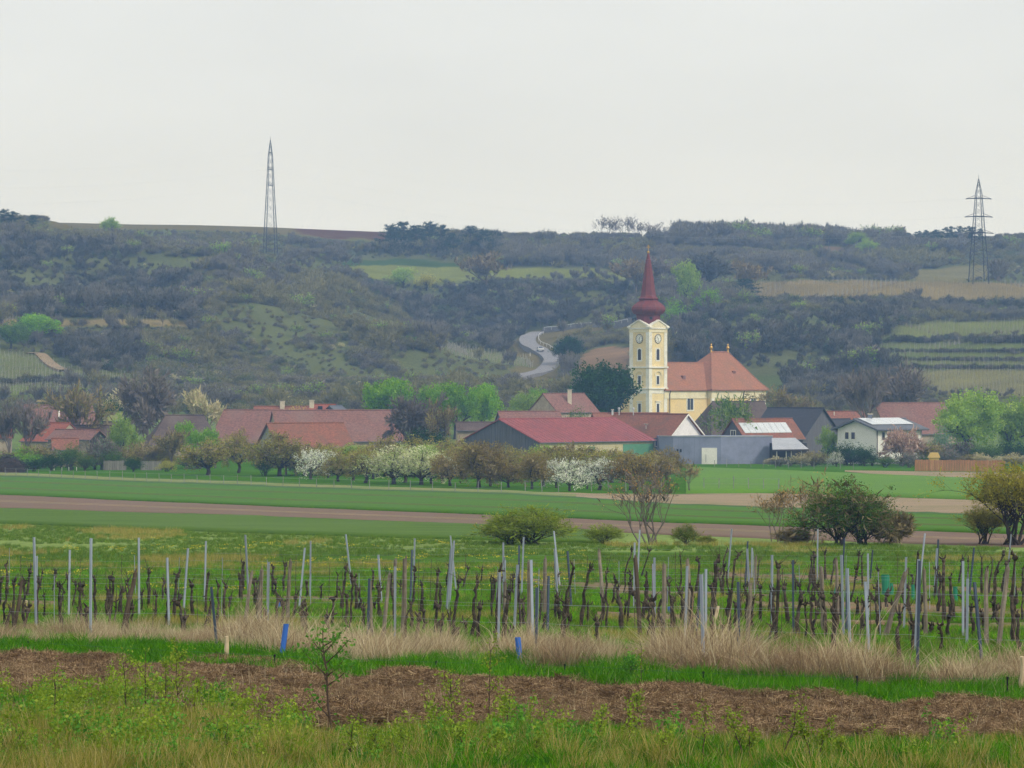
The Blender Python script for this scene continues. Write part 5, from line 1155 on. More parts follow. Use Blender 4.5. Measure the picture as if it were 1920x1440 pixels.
# road corridor
rX = np.array([[p.x, p.y] for p in rs])
dm = np.full(N0, 1e9); sel = (pxp > 900) & (pxp < 1260)
dd_ = np.sqrt(((np.stack([xp[sel], Yp[sel]], 1)[:, None, :] - rX[None]) ** 2).sum(-1)).min(1); dm[sel] = dd_; keep &= dm > 7
tX = np.array([[p.x, p.y] for p in TRK]); sel = (pxp < 200); dd_ = np.sqrt(((np.stack([xp[sel], Yp[sel]], 1)[:, None, :] - tX[None]) ** 2).sum(-1)).min(1)
ks_ = np.full(N0, 1e9); ks_[sel] = dd_; keep &= ks_ > 4
dens = fbm(xp / 38, Yp / 38, 41)
keep &= (dens > .40) | (rg.uniform(0, 1, N0) < .45)
keep &= ~((Yp < 800) & (rg.uniform(0, 1, N0) < .6))
spur = inpoly(pxp, yp, [(360, 600), (480, 555), (620, 585), (760, 650), (960, 700), (1000, 760), (200, 770), (240, 700), (370, 640)])
green = fbm(xp / 30, Yp / 45, 51); typ = fbm(xp / 22, Yp / 22, 61); r = rg.uniform(0, 1, N0)
dark = inpoly(pxp, yp, [(-300, 470), (180, 462), (380, 510), (370, 596), (-300, 590)]) | inpoly(pxp, yp, [(690, 525), (1180, 535), (1180, 600), (1010, 618), (960, 660), (850, 650), (790, 625), (740, 570)]) | inpoly(pxp, yp, [(1250, 600), (1690, 585), (1720, 650), (1700, 760), (1440, 760), (1260, 700)]) | inpoly(pxp, yp, [(600, 560), (700, 600), (760, 640), (690, 622), (620, 590)]) | inpoly(pxp, yp, [(100, 640), (270, 640), (270, 700), (110, 690)])  # dark species zones: woodland tone, with gully shade put into the plant colour
ridge = inpoly(pxp, yp, [(370, 600), (430, 560), (520, 554), (600, 568), (680, 608), (760, 643), (860, 678), (990, 705), (970, 722), (820, 702), (700, 664), (620, 622), (520, 592), (430, 600)]) | inpoly(pxp, yp, [(500, 535), (600, 515), (690, 560), (770, 605), (745, 630), (660, 592), (570, 558)])  # pale species along the crests: relief shading put into the plant colour
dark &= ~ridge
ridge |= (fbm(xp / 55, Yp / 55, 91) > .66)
r2 = rg.uniform(0, 1, N0)
idx = np.where(r < .4, 0, np.where(r < .7, 1, np.where(r < .9, 3, 2)))
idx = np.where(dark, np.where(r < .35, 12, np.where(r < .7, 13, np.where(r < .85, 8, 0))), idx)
bush = fbm(xp / 26, Yp / 26, 71) > .5
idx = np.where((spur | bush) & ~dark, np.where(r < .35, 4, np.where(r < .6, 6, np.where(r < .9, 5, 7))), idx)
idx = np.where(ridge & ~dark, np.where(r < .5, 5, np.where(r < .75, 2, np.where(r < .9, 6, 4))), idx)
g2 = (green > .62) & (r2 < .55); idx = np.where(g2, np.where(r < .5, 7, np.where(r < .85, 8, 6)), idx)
idx = np.where(r2 > .992, 11, idx); idx = np.where((r2 > .982) & (r2 <= .992), 9, idx)
yb_ = (pxp > 690) & (pxp < 940) & (yp < 500) & (yp > 440); idx = np.where(yb_ & (r < .5), 10, idx)
rb_ = (pxp > 1690) & (pxp < 1850) & (yp < 452); idx = np.where(rb_ & (r < .6), 10, idx)
hh = np.where(np.isin(idx, [0, 1, 2, 3, 9, 10, 12]), rg.uniform(4.0, 7.5, N0), rg.uniform(2.0, 4.0, N0))
hh *= np.where(spur, .95, 1.0) * (0.45 + 1.15 * fbm(xp / 32, Yp / 32, 81)) * np.where((yp < 466) & (pxp > 1262) & (pxp < 1700), 1.45, 1.0)
hh *= np.where((yp < 442) & (pxp > 90) & (pxp < 730), .45, 1.0)
hh *= np.where((pxp > 1690) & (yp > 570), .62, 1.0)
hh *= .82 * np.where(dens > .40, 1.0, .55)
hh *= np.where((pxp < 95) & (yp < 446), .45, 1.0)
hh *= np.where((yp < 458) & (((pxp > 690) & (pxp < 1265)) | (pxp > 1690)), .5, 1.0)
hh = np.where(inpoly(pxp, yp, [(1640, 634), (2300, 628), (2300, 696), (1660, 696)]), rg.uniform(.6, 1.5, N0), hh)
for frac in (.35, .7, 1.0):      # nothing tall directly in front of open ground
    ytop = 720 - F * (zp + hh * frac) / Yp
    for k in OPENN:
        if k == 'church': continue
        c_ = inpoly(pxp, ytop, OPEN[k][0]); hh = np.where(c_ & (rg.uniform(0, 1, N0) < .85), hh * (.72 if k[0] == 'r' and k != 'roadside' else .5), hh)
for pc_, y0_, y1_ in ((507, 425, 476), (1837, 440, 530)):     # kept low under the power line
    for frac in (.25, .5, .75, 1.0):
        yt_ = 720 - F * (zp + hh * frac) / Yp; hh = np.where((np.abs(pxp - pc_) < 30) & (yt_ > y0_) & (yt_ < y1_), np.minimum(hh, 1.2), hh)
ww = hh * np.where(np.isin(idx, [0, 1, 2, 3, 10, 12]), rg.uniform(.5, .85, N0), rg.uniform(.8, 1.4, N0))
K = keep
# hedge lines along the terrace banks
HL = [(1660, 2250, 638, 643, 1.6, 2.4), (1650, 2250, 659, 661, .9, 1.5), (1660, 2250, 675, 677, .9, 1.5), (1670, 2250, 690, 692, 1.0, 1.8), (1560, 2250, 570, 580, 2.0, 3.8), (-260, 360, 614, 618, .4, .9), (-260, 250, 713, 720, 1.0, 2.0), (1400, 1700, 568, 574, 2.0, 3.6)]
ex = []
for x0, x1, y0, y1, h0, h1 in HL:
    for x in np.arange(x0, x1, 5.5):
        y_ = rg.uniform(y0, y1) ; d = hit(x, y_)
        if d < 1400: ex.append((x, d, rg.uniform(h0, h1), rg.choice([13, 13, 8, 4, 7])))
ex = np.array(ex); xp = np.r_[xp, (ex[:, 0] - 960) / F * ex[:, 1]]; Yp = np.r_[Yp, ex[:, 1]]; zp = np.r_[zp, zg(ex[:, 0], ex[:, 1])]; hh = np.r_[hh, ex[:, 2]]; ww = np.r_[ww, ex[:, 2] * 1.4]; idx = np.r_[idx, ex[:, 3].astype(int)]; K = np.r_[K, np.ones(len(ex), bool)]
pts = np.stack([xp, Yp, zp - .15], 1)[K]; print('hill trees', K.sum())
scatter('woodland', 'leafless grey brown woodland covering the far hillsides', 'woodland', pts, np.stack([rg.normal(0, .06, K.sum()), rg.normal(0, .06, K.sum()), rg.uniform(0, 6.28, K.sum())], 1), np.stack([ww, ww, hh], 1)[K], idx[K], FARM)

# distant vineyard posts and vine rows on the terraces
def rows_in(poly, npx, nD, jit=.3):
    out_ = []
    xs = [p[0] for p in poly]; ys = [p[1] for p in poly]
    for x in np.arange(max(-60, min(xs)), min(1980, max(xs)), npx):
        d1 = hit(x, min(ys) - 2); d0 = hit(x, max(ys) + 2)
        for d in np.arange(d0, d1, nD):
            y = 720 - F * float(zg(x, d)) / d
            if inpoly(np.array([x]), np.array([y]), poly)[0]: out_.append((x + random.uniform(-jit, jit) * 6, d + random.uniform(-2, 2)))
    return out_
mbp = MB(); mbv = MB()
for key, npx, nD in (('strip', 6, 9), ('terr1', 7, 9), ('terr2', 6, 8), ('posts', 3.6, 7), ('rvine', 9, 9), ('rslope', 8, 9), ('rterr1', 9, 9), ('rterr2', 9, 9), ('rterr3', 9, 9), ('rbottom', 7, 8)):
    for x, d in rows_in(OPEN[key][0], npx, nD):
        p = P(x, d); hgt = random.uniform(1.5, 2.1); mbp.tube([p, p + Vector((random.uniform(-.1, .1), 0, hgt))], .085 if key == 'posts' else .042, 3, cap=False)
        if key != 'posts': q = p + Vector((.4, .5, 0)); mbv.tube([q, q + Vector((.1, .2, .7)), q + Vector((.3, 2.5, .9))], .05, 3, cap=False)
o = mbp.thing('terrace_vine_posts', M_gplanks, (0, 0, 0)); tag(o, 'tiny pale vine posts on the distant hill terraces', 'vine posts', None, 'stuff')
o = mbv.thing('terrace_vines', B_grey, (0, 0, 0)); tag(o, 'bare vine rows on the distant hill terraces', 'vines', None, 'stuff')

# ------------------------------------------------------------------ vineyard: posts
M_wood = surf('weathered_post', lin(158, 146, 130), lin(112, 102, 92), 5, .95, stretch=(3, 3, .25), dirt=lin(88, 78, 70), dscale=2, rnd=.15)
M_woodpale = surf('fresh_cut_wood', lin(214, 194, 160), lin(188, 166, 134), 5, .9, stretch=(3, 3, .3))
M_wooddark = surf('dark_post', lin(104, 90, 76), lin(74, 64, 56), 5, .95, stretch=(3, 3, .25))
M_dsteel = surf('dark_steel', lin(82, 94, 112), lin(62, 72, 90), 3, .6, metal=.3, stretch=(1, 1, .3))
M_vine = surf('vine_bark', lin(68, 59, 51), lin(38, 34, 30), 9, .95, stretch=(1, 1, .35), bump=.6, dirt=lin(116, 104, 90), dscale=6, rnd=.2)
M_blue = surf('blue_tube', lin(66, 118, 204), lin(54, 100, 184), 3, .5)
M_teal = surf('green_tube', lin(52, 138, 108), lin(44, 120, 94), 3, .5)
QX = [0, 480, 960, 1440]
def qz(q, x, y): return QX[q] + x / 4.0, 980 + y / 4.0
POSTS = {  # quadrant: (kind, base x, base y, top x, top y)
 0: [('m', 268, 780, 250, 110), ('m', 268, 745, 275, 250), ('m', 517, 690, 522, 205), ('m', 675, 860, 677, 118), ('m', 1045, 700, 1045, 112), ('m', 1270, 770, 1258, 262), ('m', 1380, 650, 1412, 192), ('m', 1535, 600, 1543, 140), ('d', 1630, 980, 1585, 480), ('m', 1862, 560, 1835, 92), ('k', 95, 830, 165, 400), ('k', 905, 840, 1018, 342), ('w', 1820, 830, 1882, 348), ('p', 1695, 1050, 1700, 815), ('p', 195, 660, 198, 555)],
 1: [('m', 88, 810, 97, 295), ('w', 20, 810, 45, 320), ('w', 230, 770, 258, 258), ('m', 325, 640, 368, 188), ('m', 405, 560, 408, 138), ('m', 715, 480, 670, 88), ('d', 835, 930, 848, 420), ('w', 868, 860, 852, 405), ('w', 950, 900, 1000, 358), ('m', 1042, 900, 1045, 328), ('w', 1105, 860, 1115, 236), ('d', 1160, 600, 1172, 205), ('m', 1180, 550, 1190, 118), ('m', 1502, 520, 1458, 98), ('p', 1680, 1030, 1684, 910)],
 2: [('d', 50, 600, 55, 170), ('m', 70, 550, 87, 108), ('w', 125, 880, 130, 258), ('m', 160, 960, 145, 280), ('d', 180, 1060, 186, 488), ('d', 270, 830, 278, 402), ('m', 360, 480, 315, 62), ('m', 915, 640, 920, 150), ('m', 935, 560, 960, 55), ('k', 965, 880, 925, 232), ('m', 1072, 740, 1070, 262), ('w', 1130, 880, 1146, 284), ('m', 1300, 900, 1315, 325), ('m', 1435, 1130, 1415, 388), ('m', 1615, 430, 1646, 46), ('d', 1745, 560, 1768, 140), ('m', 1795, 420, 1797, 188), ('w', 1822, 520, 1828, 232), ('d', 1702, 1090, 1697, 445), ('w', 1758, 1000, 1790, 418), ('p', 1272, 980, 1270, 818), ('p', 1520, 730, 1546, 600), ('p', 150, 985, 156, 915)],
 3: [('m', 25, 760, 28, 242), ('d', 190, 840, 184, 278), ('m', 370, 460, 372, 48), ('d', 550, 520, 576, 116), ('w', 420, 830, 398, 302), ('d', 590, 800, 598, 355), ('m', 752, 720, 750, 232), ('d', 765, 430, 780, 205), ('m', 1020, 800, 1036, 258), ('w', 868, 860, 1032, 338), ('d', 1118, 1130, 1142, 288), ('m', 1138, 470, 1182, 82), ('w', 1182, 850, 1174, 320), ('d', 1258, 560, 1276, 126), ('m', 1465, 850, 1464, 288), ('m', 1490, 910, 1496, 420), ('d', 1610, 1060, 1558, 448), ('d', 1512, 560, 1552, 188), ('m', 1785, 500, 1820, 86), ('w', 1728, 930, 1802, 300), ('p', 1900, 1280, 1906, 958), ('p', 1836, 570, 1830, 465)]}
KN = {'m': ('steel_post', 'grey steel', 'post'), 'd': ('steel_post', 'dark steel', 'post'), 'w': ('wooden_post', 'weathered wooden', 'post'), 'k': ('wooden_post', 'dark leaning wooden', 'post'), 'p': ('wooden_stub', 'pale cut wooden', 'stub')}
def ordn(i): return f"{i}{'th' if 10 <= i % 100 <= 20 else {1: 'st', 2: 'nd', 3: 'rd'}.get(i % 10, 'th')}"
plist = []
for q, L_ in POSTS.items():
    for k, bx, by, tx, tyy in L_:
        x0, y0 = qz(q, bx, by); x1, y1 = qz(q, tx, tyy); plist.append((k, x0, y0, x1, y1))
rp_ = random.Random(31)
for k in range(26):        # further posts standing between the mapped ones
    x = rp_.uniform(700, 1915); yb = rp_.uniform(1120, 1225); Dq = hit(x, yb); hq = rp_.uniform(1.2, 1.9); plist.append((rp_.choice('mmdw'), x, yb, x + rp_.uniform(-9, 9), yb - hq * F / Dq))
plist.sort(key=lambda t: t[1]); pc = {}
PB = []
for k, x0, y0, x1, y1 in plist:
    D = hit(x0, y0); b = P(x0, D); top = Vector(((x1 - 960) / F * D, D + random.uniform(-.15, .15), zat(y1, D))); ax = top - b
    mb = MB(); nm_, adj, cat = KN[k]; lean = 'leaning ' if abs(x1 - x0) > 8 and k != 'k' else ''
    if k in 'md':      # folded sheet steel, open C profile
        w, dpt, t = .05, .036, .006; yaw = random.uniform(-.6, .6); u = Vector((math.cos(yaw), math.sin(yaw), 0)); v = Vector((-u.y, u.x, 0)); o0 = b - ax.normalized() * .15; A = ax + ax.normalized() * .15
        mb.box(o0 - u * w / 2, u * w, v * t, A); mb.box(o0 - u * w / 2 + v * (t + .0005), u * t, v * dpt, A); mb.box(o0 + u * (w / 2 - t) + v * (t + .0005), u * t, v * dpt, A)
        mat = M_steel if k == 'm' else M_dsteel
    else:
        r0 = {'w': .05, 'k': .05, 'p': .042}[k] * random.uniform(.85, 1.2); n = 7; npt = 6; pts = []; rad = []
        for i in range(npt):
            t = i / (npt - 1); pts.append(b - Vector((0, 0, .1)) + ax * t + Vector((random.uniform(-.012, .012), random.uniform(-.012, .012), 0))); rad.append(r0 * (1.08 - .22 * t) * random.uniform(.92, 1.08))
        mb.tube(pts, rad, n); 
        if k in 'wk':   # split jagged top
            for s in range(2):
                e = pts[-1] + Vector((random.uniform(-.03, .03), random.uniform(-.02, .02), -.02)); mb.tube([e, e + ax.normalized() * random.uniform(.05, .13)], [r0 * .45, .006], 4)
        mat = {'w': M_wood, 'k': M_wooddark, 'p': M_woodpale}[k]
    o = mb.thing(nm_, mat, b); pc[k] = pc.get(k, 0) + 1; PB.append((D, b, top, k))
    row = 'near' if D < 68 else 'middle' if D < 84 else 'far'
    tag(o, f'{lean}{adj} {cat} in the {row} vineyard rows, {ordn(pc[k])} {adj} one from left', cat, 'vineyard posts')

# ------------------------------------------------------------------ vineyard: vines
VINES = {
 0: '40,820,75,655;95,830,105,450;155,820,205,650;195,560,225,360;300,535,320,370;390,530,412,370;335,700,335,540;450,770,455,470;510,520,505,400;545,820,580,650;550,640,570,450;645,840,660,640;620,590,622,470;730,780,715,600,728,425;830,800,810,510;830,690,850,420;845,760,865,595;905,690,920,515;985,770,1000,625;1065,650,1065,530;1105,650,1110,450,1135,360;1165,740,1175,545;1210,600,1225,440;1240,760,1260,610;1305,740,1325,460,1335,385;1325,650,1350,545;1380,860,1390,700;1440,720,1440,460;1540,690,1555,380;1550,740,1580,600;1685,760,1690,470;1700,650,1730,560;1800,600,1800,410;1825,520,1830,310;1905,620,1915,530;5,640,10,430;1900,860,1905,760;1535,860,1540,770',
 1: '10,620,10,440;15,780,10,560;60,790,70,660;115,560,130,330;130,820,165,560;195,790,200,600;145,560,145,440;280,740,300,550;380,560,385,440;350,800,350,600;380,860,380,670;490,590,485,480;515,790,520,690;540,880,540,700;575,780,590,560;608,570,608,395;640,660,660,450,675,330;705,820,712,560,725,390;770,660,785,580,780,490;800,800,805,640;875,520,880,360;910,700,930,490;890,660,895,600;1060,560,1090,470;1125,890,1120,700;1165,800,1165,600;1215,980,1215,710;1240,660,1250,460;1260,820,1255,650;1340,660,1365,380;1370,680,1385,480;1420,490,1445,320;1380,980,1380,740;1450,880,1450,710;1475,950,1485,800;1480,770,1510,540,1520,430;1540,510,1590,340;1570,830,1580,740;1625,860,1640,580,1660,440;1660,850,1670,620;1690,450,1700,345;1765,610,1770,440;1810,860,1815,600,1835,360;1900,870,1905,800;1905,620,1910,420',
 2: '5,540,10,400;55,740,55,590;210,740,215,520;235,820,240,720;320,720,330,540;385,830,400,580,470,330;430,800,430,720;515,800,545,530,580,350;560,740,570,620;715,800,710,560,708,365;670,750,690,580;840,540,850,375,900,210;640,910,635,750;870,760,880,450;830,740,855,600;1010,680,1010,400;960,420,1030,205;1060,940,1055,600;1050,700,1050,600;1185,810,1200,570;1215,800,1205,590;1125,900,1130,760;1240,570,1270,410,1265,245;1345,740,1355,545;1380,520,1405,310,1385,270;1390,780,1390,690;1490,920,1500,760;1500,660,1530,300,1550,275;1545,430,1610,215;1630,690,1680,280,1705,235;1580,960,1585,780;1715,700,1720,590;1855,980,1862,890;1860,740,1862,470;1800,700,1810,560;1835,470,1850,290',
 3: '10,880,15,760;60,900,75,320;150,760,120,480;240,580,250,530;290,880,275,600;300,560,320,400,330,270;360,530,345,240;425,440,430,230;465,490,500,290;490,960,505,700;550,640,560,500;620,600,660,360;650,420,690,240;705,490,700,250;700,800,720,600;735,760,745,590;665,700,665,580;800,600,828,350;880,640,900,530;945,720,940,600;985,1030,980,800,1000,700;1075,830,1075,640;1250,580,1265,350;1090,950,1100,780;1300,950,1300,780;1320,740,1330,280;1360,740,1370,620;1215,840,1220,780;1540,830,1530,640;1430,470,1460,280;1500,470,1505,280;1605,550,1612,260;1650,560,1690,280;1690,600,1700,380,1760,230;1640,560,1640,340;1625,800,1620,680;1720,720,1720,620;1840,900,1830,640,1850,250;1870,960,1890,690;1740,500,1800,280;1905,530,1910,340;1680,740,1690,600;1100,520,1130,230;70,620,90,430'}
vl_ = []
for q, s in VINES.items():
    for e in s.split(';'):
        a = list(map(float, e.split(','))); vl_.append([qz(q, a[i], a[i + 1]) for i in range(0, len(a), 2)])
rq = random.Random(21)
for k in range(104):       # the further vines that fill the rows between the mapped ones
    x = rq.uniform(0, 1920); 
    if x < 900 and rq.random() < .45: x = rq.uniform(900, 1920)
    yb = rq.uniform(1112, 1205); Dq = hit(x, yb); hq = rq.uniform(.5, 1.2); dx = rq.uniform(-.12, .12) * F / Dq
    vl_.append([(x, yb), (x + dx * .3, yb - hq * .5 * F / Dq), (x + dx, yb - hq * F / Dq)])
vl_.sort(key=lambda p: p[0][0]); cnt_row = {}
rv = random.Random(3)
for pts in vl_:
    x0, y0 = pts[0]; D = hit(x0, y0 + 1); b = P(x0, D); mb = MB(); dd2 = rv.uniform(-.25, .25)
    W3 = [Vector(((x - 960) / F * D, D + dd2 * i / max(1, len(pts) - 1), zat(y, D))) for i, (x, y) in enumerate(pts)]; W3[0] = b - Vector((0, 0, .12))
    path = []; 
    for a_, c_ in zip(W3, W3[1:]):
        for k in range(4): path.append(a_.lerp(c_, k / 4))
    path.append(W3[-1]); H = (W3[-1] - W3[0]).length; r0 = rv.uniform(.026, .05) * (1.1 if D < 72 else 1.0)
    kink = 0; P2 = []; R2 = []
    for i, p in enumerate(path):
        t = i / (len(path) - 1); P2.append(p + Vector((rv.uniform(-.028, .028), rv.uniform(-.028, .028), 0)) * (0 if i == 0 else 1)); R2.append(r0 * (1.2 - .5 * t) * rv.uniform(.75, 1.3))
    mb.tube(P2, R2, 6)
    top = P2[-1]; ng_ = rv.randint(1, 4)      # gnarled head with pruned stubs
    R_ = r0 * rv.uniform(.9, 1.7); mb.lathe((top.x, top.y, top.z - R_ * .6), [(R_ * .5, -R_), (R_ * 1.1, -R_ * .3), (R_, R_ * .5), (R_ * .4, R_)], 6, rv.uniform(0, 3))
    for k in range(ng_):
        d = Vector((rv.uniform(-1, 1), rv.uniform(-.7, .7), rv.uniform(-.1, .9))).normalized(); L_ = rv.uniform(.06, .22)
        m1 = top + d * L_ * .6 + Vector((0, 0, rv.uniform(-.02, .03))); mb.tube([top - d * .02, m1, m1 + Vector((rv.uniform(-.04, .04), 0, rv.uniform(.02, .12)))], [r0 * .7, r0 * .55, r0 * .25], 5)
    for k in range(rv.randint(1, 3)):          # side knots down the stem
        i = rv.randint(1, len(P2) - 2); d = Vector((rv.uniform(-1, 1), rv.uniform(-.5, .5), rv.uniform(0, .8))).normalized(); mb.tube([P2[i], P2[i] + d * rv.uniform(.04, .13)], [R2[i] * .8, R2[i] * .3], 5)
    for k in range(rv.choice((0, 1, 1, 2, 3))):
        sx = rv.uniform(-.3, .3); mb.tube([top, top + Vector((sx * .4, 0, rv.uniform(.08, .18))), top + Vector((sx, rv.uniform(-.1, .1), rv.uniform(.15, .5)))], [.008, .006, .0035], 4)
    o = mb.thing('vine', M_vine, b, smooth=True); row = 'near' if D < 70 else 'middle' if D < 88 else 'far'; cnt_row[row] = cnt_row.get(row, 0) + 1
    hd = 'tall' if H > 1.15 else 'stubby' if H < .6 else 'bare'
    tag(o, f'{hd} gnarled dark vine in the {row} rows, {ordn(cnt_row[row])} there from left', 'vine', 'bare vines')
for i in range(70):       # thin training rods
    x = (i + rq.uniform(.1, .9)) * 1920 / 70; yb = rq.uniform(1105, 1215); D = hit(x, yb); b = P(x, D); hq = rq.uniform(.9, 1.7); mb = MB(); mb.tube([b - Vector((0, 0, .1)), b + Vector((rq.uniform(-.06, .06), 0, hq))], [.009, .008], 5)
    o = mb.thing('training_rod', M_wooddark if i % 3 else M_steel, b); tag(o, f'thin training rod among the vines, {ordn(i + 1)} rod from the left', 'rod', 'thin training rods')
# trellis wires
def wire(pts, h, label):
    q = [P(x, hit(x, y), h) for x, y in pts]; fine = []
    for a_, c_ in zip(q, q[1:]): fine += [a_.lerp(c_, k / 8) - Vector((0, 0, .05 * 4 * (k / 8) * (1 - k / 8))) for k in range(8)]
    fine.append(q[-1]); mb = MB(); mb.tube([p - q[0] for p in fine], .002, 3); o = mb.thing('trellis_wire', M_steel, (0, 0, 0)); o.location = q[0]; tag(o, label, 'wire', 'trellis wires')
WR = [('near', [(-60, 1190), (300, 1200), (740, 1206), (1000, 1222), (1300, 1230), (1700, 1250), (2000, 1262)]), ('second', [(-60, 1160), (300, 1166), (700, 1174), (1100, 1182), (1500, 1186), (2000, 1200)]),
      ('third', [(-60, 1138), (400, 1142), (900, 1146), (1400, 1150), (2000, 1156)]), ('fourth', [(400, 1118), (900, 1120), (1400, 1124), (2000, 1128)]), ('farthest', [(600, 1098), (1100, 1102), (1600, 1106), (2000, 1108)])]
for nm_, pts in WR:
    for hw, t in ((.6, 'lower'), (1.0, 'middle'), (1.4, 'upper')): wire(pts, hw, f'thin {t} trellis wire of the {nm_} vine row')
# coloured tree guards
def guard(q, bx, by, tx, tyy, mat, label, w):
    x0, y0 = qz(q, bx, by); x1, y1 = qz(q, tx, tyy); D = hit(x0, max(y0, 1130) if mat is M_teal or y0 < 1190 else 1250); b = Vector(((x0 - 960) / F * D, D, zat(y0, D))); top = Vector(((x1 - 960) / F * D, D, zat(y1, D)))
    b = Vector((b.x, b.y, min(b.z, float(zg(x0, D)) + (.25 if mat is M_teal or y0 < 1190 else .02))))
    mb = MB(); u = Vector((1, 0, 0)); n = 10; vs = []; ax = top - b
    for i in range(5):
        c = b + ax * i / 4
        for k in range(n):
            a = 6.283 * k / n; vs.append(c + Vector((math.cos(a) * w * (1 + .12 * math.sin(k * 2 + i)), math.sin(a) * w, 0)))
    mb.add(vs, [(i * n + k, i * n + (k + 1) % n, (i + 1) * n + (k + 1) % n, (i + 1) * n + k) for i in range(4) for k in range(n)])
    o = mb.thing('vine_guard', mat, b); o.modifiers.new('s', 'SOLIDIFY').thickness = .004; tag(o, label, 'vine guard', 'plastic vine guards')
guard(1, 180, 910, 228, 760, M_blue, 'bright blue leaning vine guard in the dry grass', .05)
guard(2, 58, 960, 45, 860, M_blue, 'blue vine guard left of the tall post cluster', .052)
guard(1, 165, 640, 175, 575, M_blue, 'faded blue vine guard far back between two vines', .07)
guard(2, 1180, 690, 1182, 630, M_blue, 'small blue vine guard behind the thick vine', .05)
guard(3, 880, 510, 882, 390, M_teal, 'teal vine guard standing far back on the right', .12); guard(3, 915, 500, 915, 455, M_teal, 'low teal vine guard beside the taller teal one', .1)
guard(3, 1085, 590, 1088, 465, M_teal, 'slim teal vine guard between right hand posts', .05); guard(3, 1405, 605, 1405, 480, M_teal, 'teal vine guard at the far right rows', .07); guard(3, 495, 585, 520, 470, M_teal, 'leaning teal vine guard left of the teal pair', .06)
# low stock fence in front: short dark stakes and wires
STK = [(54, 1231, 1203), (280, 1244, 1216), (514, 1261, 1228), (819, 1270, 1240), (1059, 1273, 1246), (1318, 1297, 1260), (1608, 1317, 1268), (1889, 1319, 1270)]
tops = []
for i, (x, yb, yt) in enumerate(STK):
    D = hit(x, yb); b = P(x, D); hgt = zat(yt, D) - b.z; mb = MB(); mb.tube([b - Vector((0, 0, .1)), b + Vector((.01 * (i % 3 - 1), 0, hgt))], [.016, .014], 6); mb.lathe((b.x + .01 * (i % 3 - 1), b.y, b.z + hgt), [(.02, -.03), (.02, .01)], 6)
    o = mb.thing('fence_stake', M_black, b); tag(o, f'short black fence stake before the dry grass, {ordn(i + 1)} from left', 'stake', 'low fence stakes'); tops.append((b, hgt))
for fr, lb in ((.94, 'upper'), (.45, 'lower')):
    q = [b + Vector((0, 0, h_ * fr)) for b, h_ in tops]; mb = MB(); mb.tube([p - q[0] for p in q], .0017, 3); o = mb.thing('fence_wire', M_dsteel, (0, 0, 0)); o.location = q[0]; tag(o, f'{lb} thin wire of the low fence before the dry grass', 'wire')

# ------------------------------------------------------------------ grass, dry stalks, cut hay
def tuft(seed, n, hgt, spread, w, bend, mat, up=.25):
    rng = np.random.default_rng(seed); V = []; Fc = []; T = []
    for k in range(n):
        a = rng.uniform(0, 6.283); r = spread * math.sqrt(rng.uniform(0, 1)); b = np.array([math.cos(a) * r, math.sin(a) * r, -.02]); L = hgt * rng.uniform(.45, 1.1)
        a2 = a + rng.normal(0, .9); d = np.array([math.cos(a2), math.sin(a2), 0]); s = np.array([-d[1], d[0], 0]); ph = rng.uniform(0, 3.14); s = s * math.cos(ph) + d * math.sin(ph); bd = bend * rng.uniform(.3, 1.3); ww = w * rng.uniform(.7, 1.3)
        p0 = b; p1 = b + np.array([0, 0, L * .5]) + d * L * bd * .25; p2 = b + np.array([0, 0, L * (1 - .25 * bd)]) + d * L * bd * .75; i = len(V)
        V += [p0 - s * ww / 2, p0 + s * ww / 2, p1 + s * ww * .45, p1 - s * ww * .45, p2 + s * ww * .08, p2 - s * ww * .08]; Fc += [(i, i + 1, i + 2, i + 3), (i + 3, i + 2, i + 4, i + 5)]; t = np.clip(rng.normal(.5, .25), 0, 1); T += [t, t]
    return np_mesh('tuft', V, Fc, mat, T)
G_green = leafmat('green_blades', [lin(46, 108, 6), lin(74, 146, 12), lin(106, 174, 24), lin(150, 186, 54)], .45, .22)
G_sward = leafmat('sward_blades', [lin(62, 98, 22), lin(88, 124, 36), lin(116, 144, 54), lin(150, 162, 82)], .35, .2)
G_lush = leafmat('lush_blades', [lin(46, 94, 14), lin(74, 130, 24), lin(108, 162, 40)], .42, .22)
G_mixed = leafmat('mixed_blades', [lin(90, 118, 26), lin(130, 140, 48), lin(172, 156, 84), lin(206, 190, 130)], .35, .15)
G_dry = leafmat('dry_stalks', [lin(160, 140, 108), lin(192, 172, 136), lin(216, 200, 164), lin(234, 222, 192)], .35, .2)
G_drydark = leafmat('brown_stalks', [lin(124, 104, 82), lin(154, 132, 104), lin(178, 154, 122)], .25, .2)
G_hay = leafmat('cut_hay', [lin(80, 64, 48), lin(126, 102, 78), lin(164, 138, 106), lin(214, 192, 152)], .2, .3)
TG = [tuft(s, 46, .24, .13, .010, .7, G_green) for s in (1, 2, 3)] + [tuft(s, 46, .30, .13, .010, .8, G_lush) for s in (4, 5)] + [tuft(s, 40, .40, .14, .008, .6, G_mixed) for s in (6, 7)]
TS = [tuft(s, 46, .24, .13, .010, .7, G_sward) for s in (1, 2, 3)] + [tuft(s, 46, .28, .13, .010, .8, G_green) for s in (4,)] + [tuft(4, 46, .3, .13, .01, .8, G_sward)] + [tuft(s, 40, .36, .14, .008, .6, G_mixed) for s in (6, 7)]
TD_ = [tuft(s, 24, .85, .24, .006, .8, G_dry) for s in (8, 9, 10)] + [tuft(s, 44, .6, .26, .007, 1.0, G_drydark) for s in (11, 12)] + [tuft(s, 12, 1.05, .2, .006, .6, G_dry) for s in (13,)]
